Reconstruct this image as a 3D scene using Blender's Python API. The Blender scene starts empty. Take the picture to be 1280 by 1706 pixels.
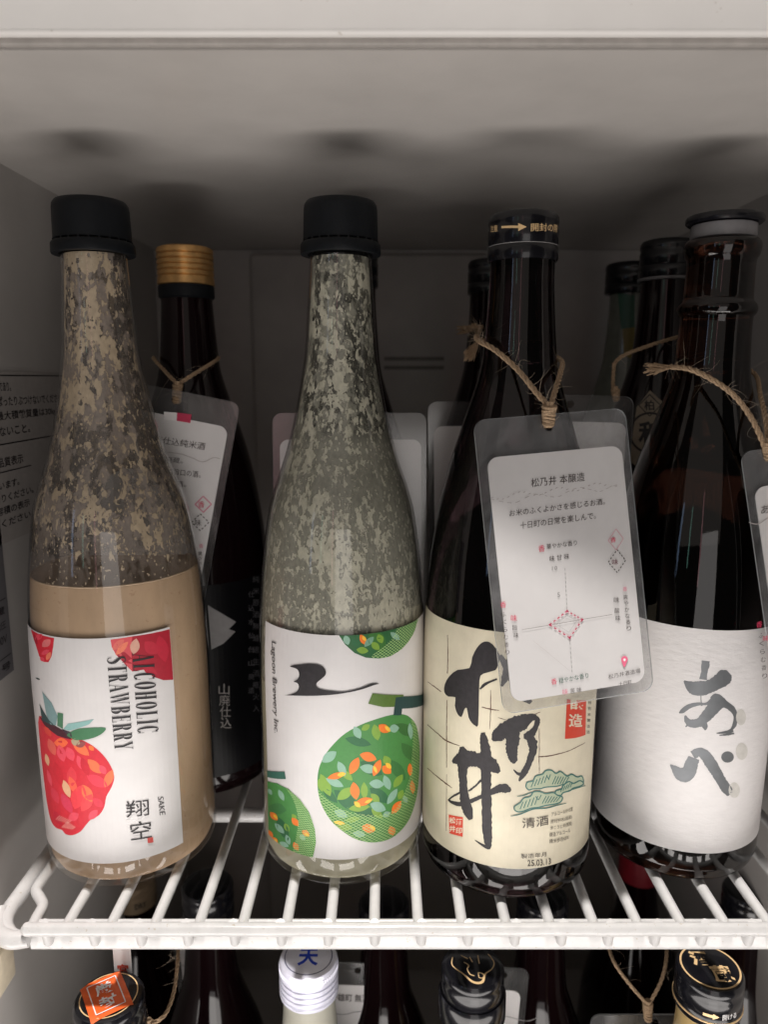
import bpy, bmesh, math, random
from math import sin, cos, pi, radians, sqrt, atan2, hypot
from mathutils import Matrix, Vector, Euler, noise
from mathutils.geometry import tessellate_polygon
random.seed(11)
S = 0.001                      # all shapes below are written in millimetres
sc = bpy.context.scene
C = sc.collection

# ---------------------------------------------------------------- camera
F, CX, CY, TH, CAMH = 1230.0, 640.0, 853.0, radians(10.3), 222.0
cd = bpy.data.cameras.new('camera'); cam = bpy.data.objects.new('camera', cd); C.objects.link(cam)
cam.location = (0, 0, CAMH*S); cam.rotation_euler = (radians(90)-TH, 0, 0)
cd.sensor_fit = 'VERTICAL'; cd.sensor_height = 36; cd.lens = 36*F/1706
cd.clip_start = 0.01; cd.clip_end = 20
cd.dof.use_dof = True; cd.dof.focus_distance = 0.303; cd.dof.aperture_fstop = 10.0
sc.camera = cam
# ---------------------------------------------------------------- world, lamps, exposure
w = bpy.data.worlds.new('World'); sc.world = w; w.use_nodes = True
w.node_tree.nodes['Background'].inputs[0].default_value = (1.0, .91, .84, 1)
w.node_tree.nodes['Background'].inputs[1].default_value = 0.035
def lamp(name, kind, loc, power, color, target=None, size=None, sy=None, spot=None):
    d = bpy.data.lights.new(name, kind); d.energy = power; d.color = color
    if kind == 'AREA':
        d.shape = 'RECTANGLE' if sy else 'DISK'; d.size = size*S
        if sy: d.size_y = sy*S
    else: d.shadow_soft_size = size*S
    if spot: d.spot_size = radians(spot); d.spot_blend = .4
    o = bpy.data.objects.new(name, d); C.objects.link(o); o.location = Vector(loc)*S
    if target: o.rotation_euler = (Vector(target)-Vector(loc)).to_track_quat('-Z', 'Y').to_euler()
    return o
lamp('ceiling_downlight', 'SPOT', (-40, 95, 1122), 76, (1.0, .95, .905), (0, 280, 0), 26, spot=64)
lamp('low_room_light', 'AREA', (-20, 112, -150), 1.6, (1.0, .945, .905), (0, 300, 190), 640, 130)
lamp('frontal_fill', 'AREA', (60, -420, -80), 1.35, (1.0, .95, .915), (20, 300, 120), 320, 760)  # unseen fill from the front, added to brighten labels and walls
lamp('soft_room_fill', 'AREA', (-300, -900, 700), 1.3, (1.0, .9, .82), (0, 300, 100), 1500, 900)  # broad soft fill, added out of view to lift lintel and labels
lamp('blue_streak_strip', 'AREA', (-900, -700, 330), .16, (.45, .65, 1.0), (140, 330, 250), 60, 500)  # unseen tall strip, added for a bluish streak on the dark necks
lamp('green_streak_strip', 'AREA', (-620, -900, 350), .08, (.4, .9, .75), (140, 330, 250), 34, 420)  # second added strip, out of view, for a greenish neck streak
lamp('pink_streak_strip', 'AREA', (-250, -1000, 340), .10, (1.0, .45, .5), (140, 330, 250), 30, 600)  # third added strip, out of view: pinkish reflection on the necks
sc.view_settings.view_transform = 'Standard'; sc.view_settings.look = 'None'
sc.view_settings.exposure = 0; sc.view_settings.gamma = 1
sc.cycles.max_bounces = 14; sc.cycles.transparent_max_bounces = 24; sc.cycles.transmission_bounces = 10
sc.cycles.glossy_bounces = 4; sc.cycles.diffuse_bounces = 4
sc.cycles.caustics_reflective = False; sc.cycles.caustics_refractive = False
sc.cycles.use_denoising = True; sc.cycles.sample_clamp_indirect = 4

# ---------------------------------------------------------------- materials
def srgb(c):
    c = c if max(c) > 1 else [k*255 for k in c]
    return tuple(((k/255)/12.92 if k/255 <= .04045 else ((k/255+.055)/1.055)**2.4) for k in c[:3]) + (1,)
MATS = {}
def N(nt, t, **kw):
    n = nt.nodes.new(t)
    for k, v in kw.items(): setattr(n, k, v)
    return n
def mm_coords(nt, scale=(1, 1, 1)):
    tc = N(nt, 'ShaderNodeTexCoord'); mp = N(nt, 'ShaderNodeMapping')
    mp.inputs['Scale'].default_value = tuple(1000*s for s in scale)
    nt.links.new(tc.outputs['Object'], mp.inputs[0]); return mp.outputs[0]
def noise_node(nt, vec, scale, detail=3, rough=.5, dist=0):
    n = N(nt, 'ShaderNodeTexNoise'); n.inputs['Scale'].default_value = scale; n.inputs['Detail'].default_value = detail
    n.inputs['Roughness'].default_value = rough; n.inputs['Distortion'].default_value = dist
    nt.links.new(vec, n.inputs['Vector']); return n.outputs['Fac']
def ramp(nt, fac, stops):
    r = N(nt, 'ShaderNodeValToRGB'); e = r.color_ramp.elements
    while len(e) > 1: e.remove(e[-1])
    e[0].position, e[0].color = stops[0][0], stops[0][1]
    for p, c in stops[1:]:
        k = e.new(p); k.color = c
    nt.links.new(fac, r.inputs[0]); return r.outputs[0]
def g(v): return (v, v, v, 1)
def mat(name, col, rough=.5, metal=0, coat=0, spec=.5, var=0, vscale=.2, bump=0, bscale=.5, trans=0, ior=1.45, stretch=(1, 1, 1), rvar=0, sub=0):
    if name in MATS: return MATS[name]
    m = bpy.data.materials.new(name); m.use_nodes = True; nt = m.node_tree; p = nt.nodes['Principled BSDF']; L = nt.links.new
    c = srgb(col) if max(col) > 1 else tuple(col[:3])+(1,)
    p.inputs['Base Color'].default_value = c; p.inputs['Roughness'].default_value = rough; p.inputs['Metallic'].default_value = metal
    p.inputs['Coat Weight'].default_value = coat; p.inputs['Coat Roughness'].default_value = .06; p.inputs['Specular IOR Level'].default_value = spec
    p.inputs['Transmission Weight'].default_value = trans; p.inputs['IOR'].default_value = ior
    vec = mm_coords(nt, stretch)
    if var:
        f = noise_node(nt, vec, vscale, 5, .6)
        L(ramp(nt, f, [(.3, tuple(k*(1-var) for k in c[:3])+(1,)), (.7, tuple(min(1, k*(1+var)) for k in c[:3])+(1,))]), p.inputs['Base Color'])
    if rvar:
        f = noise_node(nt, vec, .06, 4, .6, 1); mr = N(nt, 'ShaderNodeMapRange')
        mr.inputs[3].default_value = max(.02, rough-rvar); mr.inputs[4].default_value = rough+rvar; L(f, mr.inputs[0]); L(mr.outputs[0], p.inputs['Roughness'])
    if bump:
        b = N(nt, 'ShaderNodeBump'); b.inputs['Strength'].default_value = 1; b.inputs['Distance'].default_value = bump*S
        L(noise_node(nt, vec, bscale, 4, .6), b.inputs['Height']); L(b.outputs[0], p.inputs['Normal'])
    MATS[name] = m; return m
def specks(m, scale, thr, col, amount=.6):
    nt = m.node_tree; L = nt.links.new; p = nt.nodes['Principled BSDF']; vec = mm_coords(nt, (1, 1, 1.3)); f = noise_node(nt, vec, scale, 3, .7); mask = ramp(nt, f, [(thr, g(0)), (thr+.035, g(amount))])
    mx = N(nt, 'ShaderNodeMix', data_type='RGBA'); L(mask, mx.inputs[0]); mx.inputs[7].default_value = col+(1,)
    src = p.inputs['Base Color'].links[0].from_socket; L(src, mx.inputs[6]); L(mx.outputs[2], p.inputs['Base Color'])
def ink(col, rough=.45): return mat('ink_%d_%d_%d' % tuple(col), col, rough, var=.06, vscale=.6)

M_enamel = mat('shelf_enamel', (.52, .515, .51), .3, var=.07, vscale=.12, bump=.14, bscale=.22, coat=.25)
M_wallp = mat('cabinet_plastic', (.50, .475, .455), .42, var=.06, vscale=.015, rvar=.1, bump=.03, bscale=.3)
M_ceil = mat('cabinet_ceiling', (.55, .52, .49), .36, var=.07, vscale=.02, rvar=.12, bump=.02, bscale=.2)
M_back = mat('cabinet_back', (.38, .35, .33), .5, var=.1, vscale=.02)
M_lintel = mat('lintel_paint', (.88, .855, .825), .32, var=.03, vscale=.03, bump=.03, bscale=.1, rvar=.08)
specks(M_enamel, .55, .66, (.34, .27, .17), .7); specks(M_lintel, .22, .70, (.5, .45, .38), .5); specks(M_ceil, .16, .71, (.34, .31, .28), .5)
M_slot = mat('slot_dark', (.17, .155, .145), .7, var=.2)
M_capblk = mat('cap_black_plastic', (.005, .0062, .008), .5, spec=.22, var=.2, vscale=.5, bump=.02, bscale=1.5)
M_capgloss = mat('cap_black_gloss', (.005, .005, .007), .25, coat=.35, spec=.3, var=.2)
M_gold = mat('gold_foil', (.62, .36, .14), .38, metal=.8, var=.15, vscale=.3)
M_goldpr = mat('gold_print', (.72, .50, .26), .4, metal=.2, var=.1, vscale=.8)
M_whitecap = mat('cap_white_metal', (.74, .74, .86), .2, metal=.1, coat=.5, var=.05)
M_redcap = mat('cap_red', (.20, .010, .018), .4, var=.1)
M_tancap = mat('cap_tan', (.34, .25, .16), .4, metal=.3, var=.15)
M_collar = mat('collar_plastic', (.16, .155, .16), .35, var=.1, vscale=.4)
M_paper = mat('label_paper_white', (.72, .70, .695), .42, var=.04, vscale=.06, bump=.10, bscale=.12, rvar=.08)
M_cream = mat('label_paper_cream', (.70, .64, .49), .5, var=.06, vscale=.10, bump=.12, bscale=.15, rvar=.08)
M_washi = mat('label_washi', (.74, .72, .715), .62, var=.03, vscale=.2, bump=.22, bscale=.22, stretch=(1, 1, 2.6))
M_card = mat('card_paper', (.79, .77, .765), .45, var=.03, vscale=.05)
M_blacklabel = mat('label_black', (.004, .004, .005), .4, spec=.2, var=.2)
M_kraft = mat('label_tan', (.30, .25, .19), .6, var=.12, vscale=.2)
M_silver = mat('silver_ink', (.17, .18, .19), .38, metal=.45, var=.12, vscale=.15)
M_pearl = mat('pearl_ink', (.60, .585, .55), .35, metal=.1, var=.1, vscale=.3)
M_ink = mat('ink_black', (.018, .015, .018), .5, var=.4, vscale=.5)
M_greyink = mat('ink_grey', (.28, .27, .27), .5, var=.1)
M_jute = mat('jute_fibre', (.34, .235, .145), .9, var=.5, vscale=1.6, bump=.15, bscale=3)
M_fuzz = mat('jute_hair', (.45, .36, .27), .8, var=.2)
M_sticker = mat('sticker_grey', (.42, .39, .37), .5, var=.05)
M_sticker2 = mat('sticker_dark', (.16, .155, .165), .5, var=.05)
M_liqtan = mat('strawberry_sake', (.51, .355, .23), .5, var=.16, vscale=.05, stretch=(1, 1, .35))
specks(M_liqtan, .33, .64, (.36, .20, .12), .5)
M_foam = mat('foam_line', (.60, .45, .31), .4, var=.1)
M_liqpale = mat('melon_sake', (.46, .43, .31), .5, var=.14, vscale=.05)
M_darkglass = mat('bottle_glass_black', (.0062, .0022, .0028), .09, coat=0, spec=.38, bump=.05, bscale=.03)
M_bracket = mat('bracket_plastic', (.62, .55, .42), .45, var=.1)
def glass_mat(name, tint, rough=.03, trans=1):
    m = mat(name, tint, rough, trans=trans, ior=1.46, bump=.02, bscale=.08); return m
M_smoke = glass_mat('bottle_glass_smoke', (.045, .024, .028))
M_amber = glass_mat('bottle_glass_amber', (.036, .0125, .007))

def thin_glass(name, tint, edge, haze=0.0, rough=.03, hazecol=(.5, .5, .5), film=False, smudge=0):
    """clear wall: sees through, reflects by Fresnel, darkens where looked at edge-on"""
    m = bpy.data.materials.new(name); m.use_nodes = True; nt = m.node_tree; L = nt.links.new; nt.nodes.clear()
    out = N(nt, 'ShaderNodeOutputMaterial'); tr = N(nt, 'ShaderNodeBsdfTransparent'); gl = N(nt, 'ShaderNodeBsdfGlossy')
    gl.inputs['Roughness'].default_value = rough; gl.inputs['Color'].default_value = g(1)
    lw = N(nt, 'ShaderNodeLayerWeight'); lw.inputs[0].default_value = .35
    cr = ramp(nt, lw.outputs['Facing'], [(0, tint+(1,)), (.75, tint+(1,)), (1, edge+(1,))]); L(cr, tr.inputs[0])
    fp = N(nt, 'ShaderNodeMath', operation='POWER'); lw2 = N(nt, 'ShaderNodeLayerWeight'); lw2.inputs[0].default_value = .5; L(lw2.outputs['Facing'], fp.inputs[0]); fp.inputs[1].default_value = 4.2
    fr = N(nt, 'ShaderNodeMapRange'); fr.inputs[3].default_value = .045; fr.inputs[4].default_value = .85; L(fp.outputs[0], fr.inputs[0])
    mx = N(nt, 'ShaderNodeMixShader'); L(fr.outputs[0], mx.inputs[0]); L(tr.outputs[0], mx.inputs[1]); L(gl.outputs[0], mx.inputs[2])
    res = mx.outputs[0]
    if haze:
        df = N(nt, 'ShaderNodeBsdfDiffuse'); df.inputs[0].default_value = hazecol+(1,)
        m2 = N(nt, 'ShaderNodeMixShader'); vec = mm_coords(nt)
        n1 = noise_node(nt, vec, .05, 6, .65, 1.5); mr = N(nt, 'ShaderNodeMapRange'); mr.inputs[1].default_value = .3; mr.inputs[2].default_value = .75
        mr.inputs[3].default_value = haze*(1-smudge); mr.inputs[4].default_value = haze*(1+smudge); L(n1, mr.inputs[0]); L(mr.outputs[0], m2.inputs[0])
        L(res, m2.inputs[1]); L(df.outputs[0], m2.inputs[2]); res = m2.outputs[0]
    L(res, out.inputs[0]); return m
M_clear = thin_glass('bottle_glass_clear', (.97, .97, .96), (.35, .34, .32))
M_lam = thin_glass('laminate_film', (.93, .93, .93), (.6, .6, .6), haze=.24, rough=.12, hazecol=(.46, .46, .47), smudge=.6)
M_lamthin = thin_glass('laminate_back_thin', (.93, .93, .93), (.6, .6, .6), haze=.09, rough=.12, hazecol=(.4, .4, .4), smudge=.6)
M_lamclear = thin_glass('laminate_front', (.97, .97, .97), (.7, .7, .7), haze=.02, rough=.16, hazecol=(.6, .6, .6), smudge=.9)
M_lamedge = mat('laminate_edge', (.45, .47, .48), .25, trans=.3)

def residue(name, cream, film, film_alpha, z_dense, z_clear, flake_thr, low_open, zs_open=None, seedoff=0, soft=.012, patchy=.34):
    """dried rice lees on the inside of the glass: sharp cream flakes over a thin grey film with open holes"""
    m = bpy.data.materials.new(name); m.use_nodes = True; nt = m.node_tree; L = nt.links.new; nt.nodes.clear()
    out = N(nt, 'ShaderNodeOutputMaterial'); tr = N(nt, 'ShaderNodeBsdfTransparent'); df = N(nt, 'ShaderNodeBsdfPrincipled'); df.inputs['Roughness'].default_value = .6
    vec = mm_coords(nt, (1, 1, .62)); add = N(nt, 'ShaderNodeVectorMath', operation='ADD'); add.inputs[1].default_value = (seedoff, seedoff*2, seedoff*3); L(vec, add.inputs[0]); v = add.outputs[0]
    raw = mm_coords(nt); sx = N(nt, 'ShaderNodeSeparateXYZ'); L(raw, sx.inputs[0]); z = sx.outputs['Z']
    def mth(op, a, b=None, clamp=False):
        n = N(nt, 'ShaderNodeMath', operation=op); n.use_clamp = clamp
        for i, q in enumerate((a, b)):
            if q is None: continue
            if isinstance(q, (int, float)): n.inputs[i].default_value = q
            else: L(q, n.inputs[i])
        return n.outputs[0]
    def mapr(x, a, b, c, d):
        n = N(nt, 'ShaderNodeMapRange'); L(x, n.inputs[0])
        for i, q in enumerate((a, b, c, d)): n.inputs[i+1].default_value = q
        return n.outputs[0]
    # big patches and small specks of lees
    big = noise_node(nt, v, .13, 5, .6, .3)
    mid = noise_node(nt, v, .42, 4, .6, .4)
    fine = noise_node(nt, v, .9, 2, .5, 0)
    comb = mth('ADD', mth('ADD', mth('MULTIPLY', big, .42), mth('MULTIPLY', mid, .42)), mth('MULTIPLY', fine, .16))
    vo = N(nt, 'ShaderNodeTexVoronoi'); vo.inputs['Scale'].default_value = .55; vo.inputs['Randomness'].default_value = 1; L(v, vo.inputs['Vector'])
    low = noise_node(nt, v, .035, 3, .5, .3)
    mp2 = N(nt, 'ShaderNodeMapping'); mp2.inputs['Scale'].default_value = (1, 1, .16); L(v, mp2.inputs[0]); runs = noise_node(nt, mp2.outputs[0], .30, 3, .5, .15)
    comb = mth('ADD', comb, mth('ADD', mth('MULTIPLY', mth('SUBTRACT', low, .5), patchy), mth('MULTIPLY', mth('SUBTRACT', runs, .5), .22)))
    bias = mapr(z, z_clear, z_dense, -.11, 0.0)
    m1 = mth('ADD', mid, mth('MULTIPLY', bias, .35)); f2 = mapr(m1, flake_thr+.075, flake_thr+.09, 0, 1)
    sp = mapr(vo.outputs['Distance'], .18, .24, 1, 0); spm = noise_node(nt, v, .2, 3, .5); sp = mth('MULTIPLY', sp, mapr(spm, .47, .49, 0, 1))
    fn = noise_node(nt, v, .24, 5, .6, .2); low2 = noise_node(nt, mp2.outputs[0], .12, 2, .5, .2)
    fn = mth('ADD', fn, mth('ADD', mth('MULTIPLY', mth('SUBTRACT', low, .5), .5), mth('MULTIPLY', mth('SUBTRACT', low2, .5), .7)))
    tone = mapr(fn, low_open-.04, low_open+.10, 0, 1); hole = mapr(fn, low_open-.05, low_open+.05, 0.45, 1)
    openz = mapr(fn, low_open-.10, low_open, .12, 0); comb = mth('SUBTRACT', comb, openz)
    b1 = mth('ADD', comb, bias); f1 = mapr(b1, flake_thr, flake_thr+soft, 0, 1); flake = mth('MAXIMUM', mth('MAXIMUM', f1, f2), sp)
    dens = mapr(z, z_clear, z_dense, .3, 1)
    fa = mth('MULTIPLY', mth('MULTIPLY', hole, film_alpha), dens)
    if zs_open:                                             # the lower part is coated all over
        full = mapr(z, zs_open[1], zs_open[0], 0, 1); fa = mth('MAXIMUM', fa, mth('MULTIPLY', full, .97))
    alpha = mth('MAXIMUM', flake, fa)
    mixc = N(nt, 'ShaderNodeMix', data_type='RGBA'); L(flake, mixc.inputs[0]); fmix = N(nt, 'ShaderNodeMix', data_type='RGBA'); L(mth('MAXIMUM', tone, full) if zs_open else tone, fmix.inputs[0])
    L(ramp(nt, noise_node(nt, v, .7, 5, .65), [(.3, tuple(k*.25 for k in film)+(1,)), (.72, tuple(k*.65 for k in film)+(1,))]), fmix.inputs[6])
    L(ramp(nt, noise_node(nt, v, .6, 5, .65), [(.3, tuple(k*.75 for k in film)+(1,)), (.72, tuple(k*1.25 for k in film)+(1,))]), fmix.inputs[7]); L(fmix.outputs[2], mixc.inputs[6])
    cvar = ramp(nt, noise_node(nt, v, .5, 5, .6), [(.3, tuple(k*.78 for k in cream)+(1,)), (.7, tuple(min(1, k*1.12) for k in cream)+(1,))]); L(cvar, mixc.inputs[7])
    L(mixc.outputs[2], df.inputs['Base Color'])
    bp = N(nt, 'ShaderNodeBump'); bp.inputs['Distance'].default_value = .35*S; bp.inputs['Strength'].default_value = .8; L(flake, bp.inputs['Height']); L(bp.outputs[0], df.inputs['Normal'])
    mx = N(nt, 'ShaderNodeMixShader'); L(alpha, mx.inputs[0]); L(tr.outputs[0], mx.inputs[1]); L(df.outputs[0], mx.inputs[2]); L(mx.outputs[0], out.inputs[0])
    return m

# ---------------------------------------------------------------- mesh helpers
class MB:
    def __init__(s): s.v = []; s.f = []; s.m = []; s.mi = 0
    def addv(s, pts): n = len(s.v); s.v += [tuple(p) for p in pts]; return n
    def face(s, idx): s.f.append(tuple(idx)); s.m.append(s.mi)
    def box(s, x0, x1, y0, y1, z0, z1, bev=0):
        bm = bmesh.new(); bmesh.ops.create_cube(bm, size=1)
        for q in bm.verts: q.co = ((x0+x1)/2+q.co.x*(x1-x0), (y0+y1)/2+q.co.y*(y1-y0), (z0+z1)/2+q.co.z*(z1-z0))
        if bev: bmesh.ops.bevel(bm, geom=bm.edges[:], offset=bev, segments=3, affect='EDGES', profile=.5)
        n = s.addv([q.co[:] for q in bm.verts])
        for f in bm.faces: s.face([n+q.index for q in f.verts])
        bm.free(); return s
    def lathe(s, prof, segs=64, c=(0, 0), closed_top=True, closed_bot=True):
        rings = []
        for r, z in prof:
            if r < 1e-6: rings.append([s.addv([(c[0], c[1], z)])])
            else:
                n = s.addv([(c[0]+r*sin(2*pi*k/segs), c[1]-r*cos(2*pi*k/segs), z) for k in range(segs)]); rings.append([n+k for k in range(segs)])
        for a, b in zip(rings, rings[1:]):
            for k in range(segs):
                k2 = (k+1) % segs
                q = [a[k % len(a)], a[k2 % len(a)], b[k2 % len(b)], b[k % len(b)]]
                u = [];
                for i in q:
                    if i not in u: u.append(i)
                if len(u) > 2: s.face(u)
        return s
    def tube(s, pts, r, segs=8, caps=True):
        pts = [Vector(p) for p in pts]; n = len(pts); rr = r if callable(r) else (lambda t: r)
        T = [(pts[min(i+1, n-1)]-pts[max(i-1, 0)]).normalized() for i in range(n)]
        up = Vector((0, 0, 1)) if abs(T[0].z) < .9 else Vector((1, 0, 0)); U = T[0].cross(up).normalized(); first = None; prev = None
        for i in range(n):
            U = (U-T[i]*U.dot(T[i])).normalized(); W = T[i].cross(U); q = rr(i/(n-1))
            k0 = s.addv([pts[i]+(U*cos(2*pi*k/segs)+W*sin(2*pi*k/segs))*q for k in range(segs)])
            if prev is not None:
                for k in range(segs): s.face((prev+k, prev+(k+1) % segs, k0+(k+1) % segs, k0+k))
            else: first = k0
            prev = k0
        if caps:
            s.face([first+k for k in reversed(range(segs))]); s.face([prev+k for k in range(segs)])
        return s
    def build(s, name, mats, parent=None, smooth=35, **props):
        me = bpy.data.meshes.new(name); me.from_pydata([(x*S, y*S, z*S) for x, y, z in s.v], [], s.f)
        mats = mats if isinstance(mats, (list, tuple)) else [mats]
        for m in mats: me.materials.append(m)
        me.polygons.foreach_set('material_index', s.m)
        if smooth: me.polygons.foreach_set('use_smooth', [True]*len(me.polygons)); me.set_sharp_from_angle(angle=radians(smooth))
        me.update(); o = bpy.data.objects.new(name, me); C.objects.link(o)
        if parent: o.parent = parent
        for k, v in props.items(): o[k] = v
        return o
def thing(name, label, cat, loc=(0, 0, 0), rot=(0, 0, 0), group=None):
    o = bpy.data.objects.new(name, None); C.objects.link(o); o.empty_display_size = .02
    o.location = Vector(loc)*S; o.rotation_euler = rot; o['label'] = label; o['category'] = cat
    if group: o['group'] = group
    return o
def tag(o, label, cat, group=None):
    o['label'] = label; o['category'] = cat
    if group: o['group'] = group
    return o
def struct(name, mb, m, **k): return mb.build(name, m, None, kind='structure', **k)
def catmull(P, n=8, closed=False):
    out = []; N_ = len(P); rng = range(N_ if closed else N_-1)
    for i in rng:
        p = [P[(i+k) % N_] if closed else P[min(max(i+k, 0), N_-1)] for k in (-1, 0, 1, 2)]
        for j in range(n):
            t = j/n
            out.append(tuple(.5*((2*b)+(-a+c)*t+(2*a-5*b+4*c-d)*t*t+(-a+3*b-3*c+d)*t**3) for a, b, c, d in zip(*p)))
    if not closed: out.append(tuple(P[-1]))
    return out

# ------------- from a point seen in the photograph to the place on a surface (authoring aid: returns plain mm on the object)
def ray(px, py):
    t = (py-CY)/F; s_ = (px-CX)/F; return Vector((s_, cos(TH)-t*sin(TH), -sin(TH)-t*cos(TH)))
def at_depth(px, py, Y):
    d = ray(px, py); k = Y/d.y; return Vector((d.x*k, Y, CAMH+d.z*k))
class Cyl:
    def __init__(s, loc, rot, rfun, R0):
        s.M = (Matrix.Translation(Vector(loc)) @ Euler(rot).to_matrix().to_4x4()); s.I = s.M.inverted(); s.rf = rfun; s.R0 = R0
    def uv(s, px, py):
        o = s.I @ Vector((0, 0, CAMH)); d = s.I.to_3x3() @ ray(px, py); R = s.R0; z = 50
        for _ in range(6):
            a = d.x**2+d.y**2; b = 2*(o.x*d.x+o.y*d.y); c = o.x**2+o.y**2-R*R; D = max(0, b*b-4*a*c)
            k = (-b-sqrt(D))/(2*a); p = o+d*k; z = p.z; R = s.rf(z)
        return (atan2(p.x, -p.y)*s.R0, z)
    def wrap(s, u, v, off):
        r = s.rf(v)+off; a = u/s.R0; return (r*sin(a), -r*cos(a), v)
def homography(src, dst):
    import numpy as np
    A = []; B = []
    for (x, y), (u, v) in zip(src, dst):
        A.append([x, y, 1, 0, 0, 0, -u*x, -u*y]); B.append(u); A.append([0, 0, 0, x, y, 1, -v*x, -v*y]); B.append(v)
    h = np.linalg.solve(np.array(A, float), np.array(B, float)); return lambda x, y: ((h[0]*x+h[1]*y+h[2])/(h[6]*x+h[7]*y+1), (h[3]*x+h[4]*y+h[5])/(h[6]*x+h[7]*y+1))
_font = {}
def glyphs(txt, bold=0, shear=0):
    """2-D triangles of a line of text (built-in font)"""
    k = (txt, bold, shear)
    if k in _font: return _font[k]
    cu = bpy.data.curves.new('t', 'FONT'); cu.body = txt; cu.resolution_u = 3; cu.offset = bold; cu.shear = shear; cu.dimensions = '2D'; cu.fill_mode = 'FRONT'
    ob = bpy.data.objects.new('t', cu); C.objects.link(ob); bpy.context.view_layer.update()
    me = ob.evaluated_get(bpy.context.evaluated_depsgraph_get()).to_mesh(); me.calc_loop_triangles()
    vs = [(v.co.x, v.co.y) for v in me.vertices]; fs = [tuple(t.vertices) for t in me.loop_triangles]
    bpy.data.objects.remove(ob); bpy.data.curves.remove(cu)
    _font[k] = (vs, fs); return _font[k]
class Print:
    """flat ink on a label: pieces in label millimetres (u across, v up), each a hair above the one before"""
    def __init__(s, conv=None, off0=.05, step=.002): s.v = []; s.f = []; s.m = []; s.mats = []; s.conv = conv or (lambda x, y: (x, y)); s.lay = off0; s.step = step
    def mi(s, m):
        if m not in s.mats: s.mats.append(m)
        return s.mats.index(m)
    def raw(s, vs, fs, m):
        n = len(s.v); s.v += [(u, v, s.lay) for u, v in vs]; k = s.mi(m)
        for f in fs: s.f.append(tuple(n+i for i in f)); s.m.append(k)
        s.lay += s.step
    def poly(s, pts, m, smooth=0, uv=False, sc=1, ox=0, oy=0):
        if smooth: pts = catmull(pts, smooth, True)
        if not uv: pts = [s.conv(ox+x/sc, oy+y/sc) for x, y in pts]
        t = tessellate_polygon([[Vector((a, b, 0)) for a, b in pts]]); s.raw(pts, t, m)
    def strip(s, L, R, m):
        vs = L+R; n = len(L); s.raw(vs, [(i, i+1, n+i+1, n+i) for i in range(n-1)], m)
    def stroke(s, pts, m, sc=1, ox=0, oy=0, rough=.0, n=8, dash=0, uv=False):
        """brush stroke: points (x, y, width)"""
        P = [(ox+x/sc, oy+y/sc, w_/sc) for x, y, w_ in pts]; P = catmull(P, n) if n > 1 else P; L = []; R = []
        for i, (x, y, w_) in enumerate(P):
            a = P[max(i-1, 0)]; b = P[min(i+1, len(P)-1)]; dx, dy = b[0]-a[0], b[1]-a[1]; q = hypot(dx, dy) or 1; nx, ny = -dy/q, dx/q; w_ = max(w_, .2)
            r1 = 1+rough*noise.noise(Vector((x*.45, y*.45, 3.1)))*2; r2 = 1+rough*noise.noise(Vector((x*.45, y*.45, 9.7)))*2
            c = (lambda a_, b_: (a_, b_)) if uv else s.conv
            L.append(c(x+nx*w_/2*r1, y+ny*w_/2*r1)); R.append(c(x-nx*w_/2*r2, y-ny*w_/2*r2))
        if dash:
            for i in range(0, len(L)-1):
                if (i//dash) % 2 == 0: s.strip(L[i:i+2], R[i:i+2], m)
        else: s.strip(L, R, m)
    def petal(s, x1, y1, x2, y2, w_, m, sc=1, ox=0, oy=0):
        dx, dy = x2-x1, y2-y1; q = hypot(dx, dy) or 1; nx, ny = -dy/q, dx/q; A = []; B = []
        for i in range(9):
            t = i/8; k = sin(pi*t)**.8*w_/2
            A.append((x1+dx*t+nx*k, y1+dy*t+ny*k)); B.append((x1+dx*t-nx*k, y1+dy*t-ny*k))
        s.poly(A+B[::-1][1:-1], m, sc=sc, ox=ox, oy=oy)
    def text(s, txt, p0, p1, ptop, m, bold=0, shear=0, sc=1, ox=0, oy=0, uv=False):
        """p0, p1: the two ends of the baseline, ptop: top of the first letter"""
        vs, fs = glyphs(txt, bold, shear)
        if not vs: return
        x0 = min(v[0] for v in vs); x1 = max(v[0] for v in vs); y0 = min(v[1] for v in vs); y1 = max(v[1] for v in vs)
        c = (lambda a, b: (a, b)) if uv else s.conv
        q = [c(ox+p[0]/sc, oy+p[1]/sc) for p in (p0, p1, ptop)]
        ax, ay = q[1][0]-q[0][0], q[1][1]-q[0][1]; bx, by = q[2][0]-q[0][0], q[2][1]-q[0][1]
        s.raw([(q[0][0]+ax*(v[0]-x0)/(x1-x0)+bx*(v[1]-y0)/(y1-y0), q[0][1]+ay*(v[0]-x0)/(x1-x0)+by*(v[1]-y0)/(y1-y0)) for v in vs], fs, m)
    def column(s, txt, p0, p1, size, m, bold=0, sc=1, ox=0, oy=0):
        """upright characters one under the other, centred on the line p0-p1 (photo points)"""
        n = len(txt)
        for i, ch in enumerate(txt):
            t = i/(n-1) if n > 1 else 0; x = ox+(p0[0]+(p1[0]-p0[0])*t)/sc; y = oy+(p0[1]+(p1[1]-p0[1])*t)/sc; h = size/sc/2
            s.text(ch, (x-h, y+h), (x+h, y+h), (x-h, y-h), m, bold)
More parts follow.
